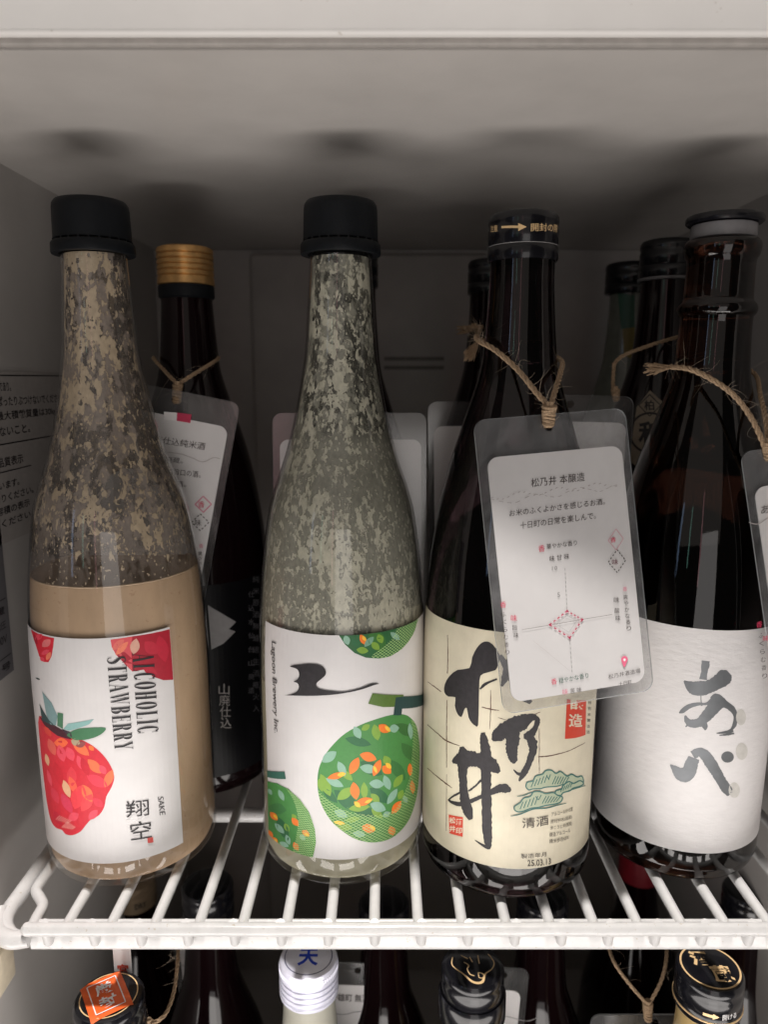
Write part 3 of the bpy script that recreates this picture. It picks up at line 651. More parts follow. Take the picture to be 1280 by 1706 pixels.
for a in [(560, 735, 700, 770, 50, gD), (500, 1010, 640, 1130, 70, gD), (600, 1120, 760, 1140, 50, gD), (640, 860, 760, 930, 70, gD), (690, 1000, 800, 1080, 60, gD), (830, 660, 930, 720, 60, I(52, 108, 50)), (800, 850, 880, 960, 60, I(52, 116, 56)), (440, 1000, 520, 1080, 40, gD), (860, 760, 940, 860, 60, I(56, 114, 54))]: A.petal(*a, **kw)
for q in [(715, 660, 735, 747, 46), (648, 692, 692, 663, 32), (430, 925, 482, 1044, 52), (518, 1062, 602, 998, 52), (660, 968, 665, 1062, 38), (578, 1112, 692, 1098, 42), (818, 998, 867, 928, 38), (845, 1062, 867, 1010, 32), (768, 828, 797, 882, 42), (698, 1030, 742, 1078, 38), (540, 905, 600, 960, 36), (420, 950, 440, 1020, 30), (700, 1110, 760, 1160, 40), (520, 1200, 600, 1215, 36), (560, 1175, 640, 1160, 30)]: A.petal(*q, yg, **kw)
for q in [(608, 672, 642, 737, 42), (793, 687, 847, 679, 44), (903, 653, 911, 742, 26), (438, 862, 514, 806, 52), (523, 858, 562, 937, 42), (638, 888, 732, 907, 48), (458, 948, 552, 992, 42), (688, 974, 768, 982, 48), (768, 932, 797, 1010, 40), (783, 1087, 838, 1003, 36), (693, 1084, 777, 1117, 52), (503, 1120, 572, 1152, 42), (600, 1240, 670, 1250, 36), (760, 1150, 800, 1130, 30), (870, 1040, 890, 1080, 24)]: A.petal(*q, teal, **kw)
for q in [(586, 927, 632, 836, 48), (638, 820, 727, 847, 50), (466, 947, 562, 923, 34), (604, 968, 620, 1062, 50), (610, 1087, 707, 1058, 42), (738, 664, 793, 702, 46), (710, 937, 748, 848, 42), (758, 883, 804, 922, 46), (904, 868, 906, 937, 28), (914, 958, 921, 1032, 28), (808, 1137, 858, 1068, 40), (648, 1203, 718, 1227, 50), (800, 1203, 816, 1252, 40)]: A.petal(*q, org, **kw)
for q in [(518, 932, 564, 922, 24), (776, 866, 805, 896, 24), (608, 1072, 642, 1102, 24), (692, 1198, 720, 1226, 22), (772, 668, 800, 700, 20), (712, 880, 728, 920, 16), (664, 1078, 704, 1062, 16), (500, 1180, 560, 1190, 20)]: A.petal(*q, yel, **kw)
net = [(417, 1010), (450, 1045), (500, 1085), (540, 1110), (600, 1130), (680, 1142), (760, 1140), (815, 1120), (850, 1080), (880, 1010), (905, 930), (915, 820), (920, 700), (910, 640), (935, 662), (950, 720), (957, 800), (955, 900), (948, 1000), (930, 1090), (900, 1170), (850, 1235), (790, 1275), (720, 1290), (660, 1285), (600, 1265), (540, 1225), (490, 1180), (450, 1120), (425, 1060)]
A.hatch(net, radians(20), 1.15, .2, netc, **kw); A.hatch(net, radians(-38), 1.15, .2, netc, **kw)
top = [(515, 165), (560, 235), (610, 280), (670, 305), (740, 310), (800, 298), (860, 260), (900, 215), (930, 160), (950, 70), (700, 120)]
A.poly(top, I(44, 102, 58), 0, **kw)
for a in [(700, 150, 760, 280, 90, I(60, 116, 52)), (560, 185, 577, 237, 36, teal), (735, 180, 757, 228, 36, yg), (620, 262, 684, 270, 36, yg), (700, 224, 742, 262, 36, yg), (590, 205, 640, 250, 36, gD), (640, 182, 672, 237, 34, org), (652, 190, 670, 215, 18, yel), (662, 247, 712, 193, 32, I(120, 165, 140)), (800, 170, 850, 210, 30, teal)]: A.petal(*a, **kw)
nt2 = [(700, 300), (760, 250), (820, 190), (850, 120), (950, 70), (930, 160), (900, 215), (860, 260), (800, 298), (740, 308)]
A.hatch(nt2, radians(25), 1.05, .2, netc, **kw); A.hatch(nt2, radians(-40), 1.05, .2, netc, **kw)
lm = [(120, 955), (152, 965), (200, 975), (260, 1005), (320, 1060), (370, 1130), (400, 1220), (406, 1290), (395, 1345), (378, 1400), (120, 1400)]
A.poly(lm, gA, 0, **kw)
for a in [(155, 1100, 250, 1120, 60, I(60, 122, 66)), (200, 1150, 260, 1280, 50, gD), (240, 1188, 263, 1232, 27, yg), (280, 1138, 302, 1172, 24, yg), (160, 1290, 250, 1330, 40, yg), (208, 1008, 237, 1068, 26, teal), (188, 1188, 238, 1242, 30, teal), (248, 1248, 267, 1302, 27, teal), (213, 1288, 262, 1312, 26, teal), (153, 1003, 172, 1037, 20, teal), (320, 1250, 350, 1275, 26, teal),
          (163, 1128, 203, 1172, 32, org), (278, 1158, 314, 1202, 32, org), (333, 1223, 372, 1257, 32, org), (288, 1288, 312, 1332, 30, org), (152, 1222, 176, 1272, 27, org), (178, 1262, 203, 1294, 24, org), (180, 1140, 204, 1165, 14, yel), (344, 1240, 372, 1256, 14, yel), (186, 1270, 200, 1286, 12, yel)]: A.petal(*a, **kw)
nt3 = [(250, 1000), (275, 1040), (300, 1100), (312, 1180), (300, 1270), (285, 1330), (285, 1400), (378, 1400), (395, 1345), (406, 1290), (400, 1220), (370, 1130), (320, 1060)]
A.hatch(nt3, radians(20), .95, .19, netc, **kw); A.hatch(nt3, radians(-42), .95, .19, netc, **kw)
A.poly([(120, 906), (150, 908), (240, 912), (247, 952), (150, 942), (120, 940)], I(52, 104, 90), 0, **kw)
A.poly([(705, 495), (870, 503), (865, 520), (830, 520), (822, 567), (760, 568), (682, 550)], I(88, 118, 48), 0, **kw)
A.poly([(865, 512), (975, 498), (975, 555), (862, 577), (858, 612), (816, 612), (828, 517)], I(28, 66, 66), 0, **kw)
A.build('melon_print', lab2, c2.wrap, (ul, ur, vb, vt))
T = Print(c2.uv, off0=.40)
T.poly([(268, 350), (330, 340), (380, 337), (430, 345), (455, 368), (457, 395), (432, 420), (410, 440), (412, 460), (440, 474), (500, 482), (560, 484), (640, 465), (700, 442), (740, 443), (710, 452), (640, 476), (560, 493), (480, 503), (380, 508), (243, 505), (275, 500), (305, 485), (316, 460), (308, 440), (288, 433), (308, 420), (318, 395), (306, 365)], M_ink, 3, **kw)
z = lambda x, y: (400+x/K2, 1000+y/K2)
T.text('Lagoon Brewery Inc.', z(166, 216), z(180, 704), z(196, 216), M_ink, shear=.25)
T.build('lettering', lab2, c2.wrap, (ul, ur, vb, vt))

# ============ black glass sake bottles
def cap_small(t, z0, kind='black', R=14.4, h=19, zr=0):
    if kind == 'black':     # screw cap with a sleeve: rounded crown, two fine beads
        MB().lathe([(0, z0+h), (R-3, z0+h), (R-1, z0+h-.6), (R-.1, z0+h-2), (R, z0+h-4), (R-.4, z0+h-6), (R, z0+h-7), (R, z0+6.4), (R-.35, z0+5.9), (R, z0+5.4), (R+.1, z0+1), (R-.3, z0), (R-2, z0)], 80).build('cap', M_capgloss, t)
    elif kind == 'gold':
        p = [(0, z0+h), (R-2, z0+h), (R-.3, z0+h-.8)]; zz = z0+h-1.6
        while zz > z0+4.5: p += [(R, zz), (R, zz-1.5), (R-.6, zz-2.1)]; zz -= 2.7
        p += [(R, zz), (R+.2, z0+.4), (R-.5, z0), (R-2, z0)]
        MB().lathe(p, 64).build('cap', M_gold, t)
        MB().lathe([(R-.4, z0-.1), (R-.1, z0-1), (R-.1, z0-6), (R-1.4, z0-7)], 64).build('neck_band', M_capblk, t)
def black_bottle(label, X, Y, tilt, R, shoulder, cap='black', scale=1.0, glass=None, group=None, top=269):
    loc = (X, Y, 0); rot = (0, radians(tilt), 0); t = thing('sake_bottle', label, 'bottle', loc, rot, group)
    prof = body_prof(R, [(a*R, z_*scale) for a, z_ in shoulder]); k = prof[-1][1]
    prof += [(prof[-1][0]-1, k+1), (11, k+3)]
    MB().lathe(prof, 112).build('glass_body', glass or M_darkglass, t)
    rf = rfun_from([p for p in prof if p[1] >= 10])
    if cap: cap_small(t, k, cap)
    return t, Cyl(loc, rot, rf, R), k

R3 = 39.2
b3, c3, k3 = black_bottle('black sake bottle with a cream label of bold brush calligraphy, third from left', 57.5, 320, 0, R3, shoulder_b, glass=M_smoke)
# clear thick foot of the glass: a band that shows the wires
capw = Cyl((57.5, 320, 0), (0, 0, 0), lambda z_: 14.4, 14.4)
T = Print(capw.uv, off0=.08)
T.stroke([(836, 378.5, 4), (864, 378, 4)], M_goldpr, n=1); T.poly([(864, 371.5), (878, 378), (864, 385)], M_goldpr)
T.text('開封の際', (885, 385.5), (929, 388), (885, 372), M_goldpr, .01); T.text('注意', (818, 387), (830, 386), (818, 376), M_goldpr, .01)
T.build('cap_print', b3, capw.wrap, du=1)
T = Print(off0=.06)
T.raw([(k*1.0, k3+5.75) for k in range(-40, 41)]+[(k*1.0, k3+6.0) for k in range(-40, 41)], [(i, i+1, 82+i, 81+i) for i in range(80)], M_greyink)
T.build('tear_line', b3, capw.wrap, du=None)
vt = c3.uv(704, 1004)[1]; vb = c3.uv(850, 1447)[1]; K3 = 3.281; kw = dict(sc=K3, ox=690, oy=1000); ul, ur = -R3*1.75, R3*1.35
ur = c3.uv(992, 1180)[0]+1
P = Print(off0=.12, step=0); P.poly([(ul, vb), (ur, vb), (ur, vt), (ul, vt)], M_cream, uv=True); lab3 = P.build('front_label', b3, c3.wrap)
A = Print(c3.uv, off0=.14); brown = I(96, 66, 52)
for q in [[(185, 190, 3), (187, 300, 4), (184, 400, 4)], [(183, 545, 3), (180, 650, 4), (180, 770, 4), (180, 915, 3)], [(180, 950, 2), (179, 1100, 3), (178, 1260, 3)], [(420, 490, 3), (420, 590, 5), (415, 705, 3)], [(685, 700, 3), (685, 850, 5), (685, 945, 3)],
          [(75, 445, 2), (110, 470, 5), (150, 500, 4)], [(75, 680, 3), (130, 728, 4), (180, 768, 6), (250, 795, 3)], [(75, 917, 3), (130, 965, 4), (175, 1000, 6), (210, 1026, 3)], [(372, 583, 4), (420, 595, 6), (465, 602, 3)], [(680, 855, 6), (740, 850, 5), (840, 825, 4), (935, 778, 3)], [(460, 640, 3), (560, 660, 4), (690, 610, 3)]]: A.stroke(q, brown, rough=.5, **kw)
A.build('ruled_lines', lab3, c3.wrap, (ul, ur, vb, vt))
A = Print(c3.uv, off0=.18)
b = lambda pts, r_=.12: A.stroke(pts, M_ink, rough=r_, **kw)
A.poly([(400, 225), (430, 240), (470, 300), (455, 370), (435, 385), (400, 395), (365, 412), (358, 470), (356, 560), (352, 682), (335, 684), (318, 670), (300, 640), (290, 588), (276, 598), (262, 637), (240, 622), (225, 575), (228, 530), (190, 526), (168, 503), (170, 460), (195, 415), (240, 380), (305, 370), (320, 310), (345, 260), (372, 232)], M_ink, 2, **kw)
b([(362, 485, 8), (385, 462, 16), (410, 448, 12), (455, 430, 10)]); b([(470, 300, 20), (540, 420, 60), (600, 520, 50), (640, 560, 20)]); b([(560, 250, 20), (530, 330, 50), (500, 420, 40), (480, 470, 10)])
# second character
b([(430, 765, 14), (452, 745, 64), (490, 715, 88), (540, 690, 92), (590, 665, 84), (640, 640, 44), (668, 640, 30)]); b([(655, 628, 12), (675, 655, 30), (662, 700, 28), (630, 738, 50), (600, 742, 24)])
b([(545, 700, 60), (540, 760, 74), (535, 820, 62), (545, 870, 44), (548, 892, 12)]); b([(615, 735, 30), (645, 770, 52), (650, 820, 42), (628, 890, 34), (600, 945, 34), (575, 988, 10)]); b([(545, 925, 5), (565, 945, 14), (585, 950, 20)], .1)
# third character
b([(262, 800, 20), (268, 830, 52), (270, 880, 66), (268, 950, 46), (272, 1020, 44), (280, 1090, 56), (296, 1150, 54), (312, 1198, 22)])
b([(378, 722, 22), (384, 770, 46), (394, 830, 58), (394, 920, 56), (396, 1020, 54), (398, 1150, 54), (402, 1270, 50), (408, 1335, 36), (412, 1360, 10)])
b([(212, 885, 16), (245, 870, 60), (300, 866, 84), (350, 872, 76), (400, 892, 88), (440, 912, 66), (468, 940, 18)])
b([(300, 1042, 12), (335, 1016, 10), (368, 982, 12)], .25); b([(188, 1092, 6), (220, 1068, 11), (262, 1046, 12)], .2)
b([(188, 1088, 8), (215, 1106, 18), (262, 1112, 26), (315, 1096, 22), (370, 1072, 22), (420, 1050, 30), (470, 1028, 44), (505, 1030, 46), (530, 1042, 14)])
b([(412, 1350, 20), (390, 1345, 16), (335, 1311, 4)], .1)
A.build('calligraphy', lab3, c3.wrap, (ul, ur, vb, vt))
A = Print(c3.uv, off0=.24); seal = I(206, 66, 44); lb = M_cream
A.poly([(192, 1170), (270, 1185), (268, 1292), (195, 1272)], seal, 0, **kw)
A.column('松井', (212, 1202), (212, 1248), 34, lb, .02, **kw); A.column('酒印', (248, 1210), (248, 1258), 34, lb, .02, **kw)
A.poly([(835, 540), (940, 545), (936, 735), (880, 752), (824, 757)], seal, 0, **kw); A.column('醸造', (890, 560), (882, 655), 74, lb, .02, **kw)
A.column('特別本醸造酒', (960, 560), (950, 720), 17, M_ink, .0, **kw)
tealc, tpale = I(58, 110, 104), I(176, 186, 158)
def cloud(pts, strokes):
    A.poly(pts, tpale, 3, **kw); A.stroke([(x, y, 7) for x, y in pts+pts[:1]], tealc, **kw)
    for s_ in strokes: A.stroke([(x, y, 5) for x, y in s_], tealc, n=3, **kw)
cloud([(612, 1020), (618, 995), (650, 985), (665, 960), (700, 950), (720, 930), (750, 928), (775, 945), (800, 935), (835, 960), (860, 950), (890, 965), (915, 960), (925, 985), (915, 1000), (880, 1010), (850, 1012), (820, 1005), (780, 1015), (720, 1020), (690, 1028), (650, 1030), (628, 1035)],
      [[(640+18*i, 1020-6*i), (655+18*i, 985-8*i)] for i in range(5)]+[[(755+14*i, 1005-1*i), (775+14*i, 960+1*i)] for i in range(6)]+[[(725, 960), (735, 975)], [(745, 950), (735, 980)]])
cloud([(770, 1060), (775, 1040), (805, 1030), (815, 1010), (845, 990), (870, 1000), (905, 985), (925, 1000), (905, 1015), (870, 1025), (850, 1040), (815, 1050), (800, 1065)], [[(800+13*i, 1045-6*i), (812+13*i, 1020-7*i)] for i in range(5)])
cloud([(550, 1145), (550, 1125), (580, 1105), (600, 1080), (635, 1070), (655, 1045), (690, 1045), (720, 1055), (760, 1050), (785, 1065), (810, 1075), (800, 1100), (770, 1112), (720, 1120), (680, 1130), (640, 1135), (600, 1150), (570, 1155)],
      [[(580+20*i, 1140-6*i), (596+20*i, 1100-8*i)] for i in range(5)]+[[(700+15*i, 1110-2*i), (722+15*i, 1068+1*i)] for i in range(6)]+[[(665, 1070), (678, 1088)], [(695, 1062), (680, 1090)]])
A.stroke([(530, 1178, 3), (580, 1168, 6), (650, 1140, 7), (720, 1135, 6), (780, 1120, 5), (830, 1108, 3)], tealc, **kw); A.stroke([(565, 1070, 3), (600, 1065, 5), (640, 1050, 5), (690, 1040, 4)], tealc, **kw); A.stroke([(840, 1040, 4), (890, 1025, 5), (935, 1012, 3)], tealc, **kw)
z = lambda x, y: (690+x/K3, 1000+y/K3)
dk = I(70, 62, 54)
A.text('清酒', z(592, 1245), z(735, 1225), z(590, 1190), dk); A.text('製造年月', z(585, 1410), z(722, 1398), z(585, 1384), dk); A.text('25.03.13', z(620, 1452), z(747, 1440), z(620, 1418), dk, .005)
zz = lambda x, y: (860+x/7.757, 1240+y/7.757)
for i, (s_, x0, y0_, x1, y1_) in enumerate([('アルコール分15度', 455, 930, 880, 740), ('原材料名(国産)', 445, 1030, 870, 850), ('米こうじ米(国産)', 440, 1110, 880, 940), ('醸造アルコール', 432, 1195, 840, 1030), ('精米歩合65%', 430, 1280, 800, 1130)]):
    x1c = x1; A.text(s_, zz(x0, y0_), zz((x0+x1)/2+60, y0_-(y0_-y1_)*.38), zz(x0, y0_-58), dk)
A.build('lettering', lab3, c3.wrap, (ul, ur, vb, vt))

# ============ fourth bottle: brown-black glass, washi label, disc stopper
R4 = 38.3; X4, Y4 = 141.3, 331
sh4 = [(1.0, 100), (.965, 130), (.885, 157), (.745, 182), (.57, 203), (.425, 222), (.39, 238), (.385, 246)]
loc4 = (X4, Y4, 0); rot4 = (0, radians(.75), 0)
b4 = thing('sake_bottle', 'dark brown sake bottle with textured white label and disc stopper, at the right edge', 'bottle', loc4, rot4)
prof = body_prof(R4, [(a*R4, z_) for a, z_ in sh4]); prof += smooth_prof([(14.9, 248), (15.9, 249.3), (16.3, 251), (15.9, 252.8), (15.0, 254), (14.2, 256), (13.9, 266), (14.0, 271), (14.9, 273), (15.5, 275.5), (15.3, 278), (14.2, 279.6), (12.5, 280)], 3)
MB().lathe(prof, 128).build('glass_body', M_amber, b4); c4 = Cyl(loc4, rot4, rfun_from([p for p in prof if p[1] >= 10]), R4)
MB().lathe([(12.4, 279.8), (13.2, 280.2), (13.4, 281.5), (13.1, 285.6), (10, 285.8)], 80).build('stopper_collar', M_collar, b4)
MB().lathe([(0, 289.6), (13.5, 289.6), (15.2, 289.2), (15.7, 288.2), (15.6, 286.8), (14.8, 286.1), (0, 286)], 96).build('stopper_disc', M_capgloss, b4)
vt = c4.uv(1200, 1050)[1]; vb = c4.uv(1160, 1421)[1]; K4 = 3.4125; kw = dict(sc=K4, ox=960, oy=1000)
P = Print(off0=.14, step=0); P.poly([(-R4*1.7, vb), (R4*1.5, vb), (R4*1.5, vt), (-R4*1.7, vt)], M_washi, uv=True); lab4 = P.build('front_label', b4, c4.wrap, du=1.25)
A = Print(c4.uv, off0=.2)
b = lambda pts, m=M_silver, r_=.07: A.stroke(pts, m, rough=r_, **kw)
b([(616, 458, 8), (640, 478, 44), (672, 498, 76), (720, 500, 82), (770, 486, 72), (820, 456, 84), (852, 430, 88), (872, 412, 40)]); b([(740, 344, 44), (736, 375, 46), (730, 410, 36), (724, 450, 44)]); b([(712, 540, 6), (712, 565, 5), (716, 600, 10)], r_=0)
b([(588, 640, 6), (608, 628, 26), (640, 605, 26), (690, 590, 20), (740, 588, 14), (775, 575, 40), (800, 560, 60), (850, 590, 40), (890, 620, 34), (908, 660, 24), (902, 705, 24), (882, 735, 14), (850, 750, 12)])
b([(895, 742, 12), (860, 748, 16), (800, 756, 6)]); b([(900, 756, 10), (860, 762, 12), (815, 768, 4)], r_=.2)
b([(622, 655, 10), (635, 685, 34), (660, 700, 46), (700, 695, 50), (740, 660, 64), (780, 615, 70), (820, 590, 56), (860, 590, 30)]); b([(725, 690, 40), (735, 720, 30), (736, 738, 6)]); b([(650, 690, 20), (625, 720, 6)])
b([(538, 934, 6), (560, 955, 36), (595, 985, 76), (635, 985, 84), (655, 940, 76), (672, 895, 66)]); b([(665, 880, 50), (700, 862, 50), (735, 880, 62), (770, 930, 66), (800, 980, 60), (830, 1030, 56), (860, 1075, 58), (880, 1100, 40)])
for cx, cy, rx, ry, m in [(862, 890, 36, 32, M_silver), (942, 858, 34, 48, M_pearl), (938, 664, 28, 46, M_pearl), (900, 1078, 32, 44, M_pearl)]:
    A.poly([(cx+rx*cos(2*pi*k/20), cy+ry*sin(2*pi*k/20)) for k in range(20)], m, **kw)
A.build('calligraphy', lab4, c4.wrap, (-R4*1.7, R4*1.5, vb, vt))

# ============ bottles behind
b5, c5, k5 = black_bottle('black sake bottle with a ridged gold cap, behind the strawberry bottle', -103, 399, 0, 38.5, shoulder_b, 'gold')
P = Print(c5.uv, off0=.1, step=.01)
P.poly([(-60, 12), (50, 12), (50, 118), (-60, 118)], M_blacklabel, uv=True)
P.poly([(346, 1008), (393, 1036), (381, 1048), (392, 1052), (372, 1072), (352, 1082)], M_sticker2 if 0 else M_greyink)
P.column('山廃仕込', (373, 1148), (376, 1204), 18, M_sticker, .0)
P.column('純米原酒無濾過生酒瓶火入', (426, 965), (426, 1180), 11, M_sticker2, 0); P.column('仕込水仙台山廃造', (418, 990), (418, 1150), 10, M_sticker2, 0)
P.build('front_label', b5, c5.wrap)
b6, c6, k6 = black_bottle('black sake bottle hidden almost wholly behind the melon bottle', -17.5, 409, 0, 38.5, shoulder_b)
b7, c7, k7 = black_bottle('black sake bottle with black cap, peeking out left of the cream labelled bottle', 62.5, 440, 0, 38.5, shoulder_b)
b8, c8, k8 = black_bottle('black sake bottle with a diamond and circle crest on its shoulder', 151, 410, 0, 38.5, shoulder_b, scale=1.02)
MB().lathe([(14.2, k8-.3), (14.9, k8-.5), (14.9, k8-1.6), (14.0, k8-2)], 64).build('neck_ring', M_collar, b8)
P = Print(c8.uv, off0=.25, step=.02)
P.poly([(1084, 650), (1112, 675), (1140, 720), (1140, 780), (1100, 790), (1070, 784), (1050, 768), (1056, 720), (1062, 678)], M_kraft)
for cx, cy, h, wd in [(1083.5, 675, 18, 2)]:
    q = [(cx, cy-h), (cx+h, cy), (cx, cy+h), (cx-h, cy), (cx, cy-h)]; P.stroke([(x, y, wd) for x, y in q], M_ink, n=1)
P.column('柏', (1083, 675), (1083, 675), 17, M_ink, .02)
P.stroke([(1084+33*cos(2*pi*k/24), 721+33*sin(2*pi*k/24), 3.5) for k in range(25)], M_ink, n=2); P.column('和', (1085, 722), (1085, 722), 40, M_ink, .03)
P.stroke([(1072, 772, 2), (1086, 758, 2), (1094, 772, 2)], M_ink, n=1); P.build('crest_label', b8, c8.wrap, du=2, dv=2.5)
# pale green bottle at the very back
b9 = thing('sake_bottle', 'pale greenish clear sake bottle with black cap, farthest back on the right', 'bottle', (157.5, 489, 0))
pr9 = body_prof(37, [(a*37, z_*1.02) for a, z_ in shoulder_b]); MB().lathe(pr9, 80).build('glass_body', mat('glass_pale_green', (.14, .15, .12), .25, coat=.5, var=.2, vscale=.05), b9)
cap_small(b9, pr9[-1][1], 'black', 16); c9 = Cyl((157.5, 489, 0), (0, 0, 0), rfun_from([p for p in pr9 if p[1] >= 10]), 37)
P = Print(c9.uv, off0=.2, step=.02); P.poly([(1030, 488), (1058, 492), (1058, 555), (1036, 548)], I(48, 84, 66)); P.poly([(1038, 548), (1058, 545), (1058, 600), (1040, 592)], I(110, 96, 40)); P.build('neck_label', b9, c9.wrap, du=2, dv=3)

# ---------------------------------------------------------------- hanging tags
HGRP = 'laminated cards hanging from bottle necks'
def hang_tag(label, loc, rot, w_, h_, quad, margins, hole, fn=None, name='hanging_tag'):
    back = M_lam if loc[1] < 310 else M_lamthin
    t = thing(name, label, 'tag', loc, tuple(radians(a) for a in rot), HGRP)
    # laminate pouch with a real hole, then the card sealed inside it
    pts = roundrect(-w_/2, w_/2, -h_, 0, 4.6); hx, hz, hr = hole
    hp = [(hx+hr*cos(-2*pi*k/16), hz+hr*sin(-2*pi*k/16)) for k in range(16)]
    mb = MB()
    for yy, flip in ((-.45, 0), (.45, 1)):
        tri = tessellate_polygon([[Vector((a, b_, 0)) for a, b_ in pts], [Vector((a, b_, 0)) for a, b_ in hp]]); n = mb.addv([(a, yy, b_) for a, b_ in pts+hp])
        for f in tri: mb.face([n+i for i in (reversed(f) if flip else f)])
    half = len(mb.f)//2; mb.m = [0]*half+[1]*(len(mb.f)-half)
    mb.build('laminate', [M_lamclear, back], t, smooth=0)
    mb = MB(); lo = [(a, -.45, b_) for a, b_ in pts]; n = len(lo); a = mb.addv(lo); b_ = mb.addv([(x, .45, z_) for x, _, z_ in lo])
    for k in range(n): mb.face((a+k, a+(k+1) % n, b_+(k+1) % n, b_+k))
    mb.build('sealed_edge', M_lamedge, t, smooth=0)
    l, r_, tp, bt = margins
    plate(roundrect(-w_/2+l, w_/2-r_, -h_+bt, -tp, 4.4), -.28, .28).build('card', M_card, t, smooth=0)
    if fn:
        H = homography(quad, [(-w_/2, 0), (w_/2, 0), (w_/2, -h_), (-w_/2, -h_)]); P = Print(H, off0=.47, step=.0015); fn(P); P.build('print', t, plane_wrap(), du=None, dv=None)
    return t
rose, rosel, greent = I(206, 60, 92), I(214, 130, 150), I(40, 84, 70)
def tag3_print(P):
    z1 = lambda x, y: (780+x/4.267, 740+y/4.267); z2 = lambda x, y: (800+x/4.267, 980+y/4.267); tx = I(66, 58, 56)
    k1 = dict(sc=4.267, ox=780, oy=740); k2 = dict(sc=4.267, ox=800, oy=980)
    P.text('松乃井 本醸造', (445, 286), (832, 262), (443, 224), tx, **k1)
    P.stroke([(x, y, 3) for x, y in [(150, 350), (240, 375), (330, 385), (430, 345), (520, 335), (560, 352), (640, 360), (720, 325), (800, 305), (880, 325), (940, 340), (1010, 315), (1080, 295)]], I(168, 160, 158), n=6, dash=2, **k1)
    for i in range(24):
        x = 150+i*39; y = 345-i*2.1+18*sin(i*.9); P.petal(x, y, x+20, y-8, 5, I(172, 164, 162), **k1)
    P.text('お米のふくよかさを感じるお酒。', (285, 482), (978, 432), (285, 436), tx, **k1)
    P.text('十日町の日常を楽しんで。', (365, 574), (915, 528), (364, 524), tx, **k1)
    P.text('香', (500, 742), (547, 739), (498, 695), rose, **k1); P.text('華やかな香り', (560, 726), (780, 706), (558, 688), tx, **k1)
    P.text('味 甘 味', (583, 814), (726, 800), (581, 774), tx, **k1); P.text('10', (600, 876), (638, 873), (600, 848), M_greyink, **k1); P.text('5', (641, 1068), (660, 1066), (640, 1035), M_greyink, **k1)
    def dia(cx, cy, a, b_, m, wd, dash, kk): q = [(cx, cy-b_), (cx+a, cy-4), (cx+4, cy+b_), (cx-a, cy+4), (cx, cy-b_)]; [P.stroke([(q[i][0]+(q[i+1][0]-q[i][0])*t/8, q[i][1]+(q[i+1][1]-q[i][1])*t/8, wd) for t in range(9)], m, n=1, dash=dash, **kk) for i in range(4)]
    dia(1060, 680, 54, 74, rosel, 3, 0, k1); P.text('香', (1022, 700), (1062, 698), (1020, 664), rose, **k1); dia(1070, 832, 62, 80, tx, 7, 1, k1); P.text('味', (1036, 858), (1080, 855), (1034, 818), I(110, 60, 70), **k1)
    P.stroke([(627-18+18*t/20*1.0, -160+305*t/20, 3.2) for t in range(21)], M_greyink, n=1, dash=1, **k2)
    P.stroke([(648+22*t/16, 338+265*t/16, 3.2) for t in range(17)], M_greyink, n=1, dash=1, **k2)
    P.stroke([(295, 267, 3), (620, 224, 3), (955, 182, 3)], I(120, 112, 110), n=2, **k2); P.stroke([(375, 345, 1.6), (650, 575, 1.6)], I(190, 184, 182), n=1, **k2)
    q = [(627, 143), (740, 210), (648, 338), (500, 238), (627, 143)]
    for i in range(4): P.stroke([(q[i][0]+(q[i+1][0]-q[i][0])*t/9, q[i][1]+(q[i+1][1]-q[i][1])*t/9, 8) for t in range(10)], I(180, 50, 84), n=1, dash=1, **k2)
    c_ = (628, 232); P.stroke([(c_[0]+(x-c_[0])*.9, c_[1]+(y-c_[1])*.9, 2) for x, y in q], rosel, n=1, **k2); P.stroke([(c_[0]+(x-c_[0])*.62, c_[1]+(y-c_[1])*.62, 2.4) for x, y in q], M_greyink, n=1, **k2)
    for x, y in q[:4]: P.poly([(x-9, y), (x, y-9), (x+9, y), (x, y+9)], I(170, 44, 80), **k2)
    P.poly([(1050, 562), (1032, 525), (1026, 505), (1034, 488), (1050, 481), (1066, 488), (1075, 505), (1068, 525)], I(226, 110, 140), 3, **k2); P.poly([(1040, 508), (1050, 498), (1060, 508), (1050, 520)], M_card, 2, **k2)
    P.text('松乃井酒造場', (936, 645), (1168, 605), (934, 612), tx, **k2); P.text('十日町', (1012, 698), (1106, 682), (1010, 668), tx, **k2)
    P.text('香', (516, 672), (558, 668), (513, 630), rose, **k2); P.text('穏やかな香り', (572, 664), (790, 630), (568, 626), greent, **k2); P.text('味', (600, 750), (640, 745), (598, 708), rosel, **k2); P.text('苦 味', (658, 742), (740, 732), (655, 705), tx, **k2)
    P.column('香', (155, 80), (155, 80), 44, rose, **k2); P.column('ふくらむ香り', (158, 150), (186, 425), 32, tx, .0, **k2); P.column('味', (235, 180), (235, 180), 46, rose, **k2); P.column('旨味', (242, 248), (252, 305), 36, tx, **k2)
    P.column('香', (1045, 5), (1045, 5), 32, rosel, **k2); P.column('爽やかな香り', (1050, 62), (1078, 285), 32, tx, **k2); P.column('味', (985, 80), (985, 80), 40, tx, **k2); P.column('酸味', (990, 155), (998, 210), 36, tx, **k2)
T3 = [(785, 692), (1041, 688), (1098, 1152), (838, 1187)]
hang_tag('big laminated tasting card tied to the cream labelled bottle, nearest the camera', (64.1, 286, 208.3), (-11, -3.8, 12), 62.6, 111.4, T3, (3.8, 3.2, 14.5, 4.0), (-1, -4.6, 1.9), tag3_print)
T4q = [(1217, 733), (1472, 742), (1552, 1195), (1312, 1203)]
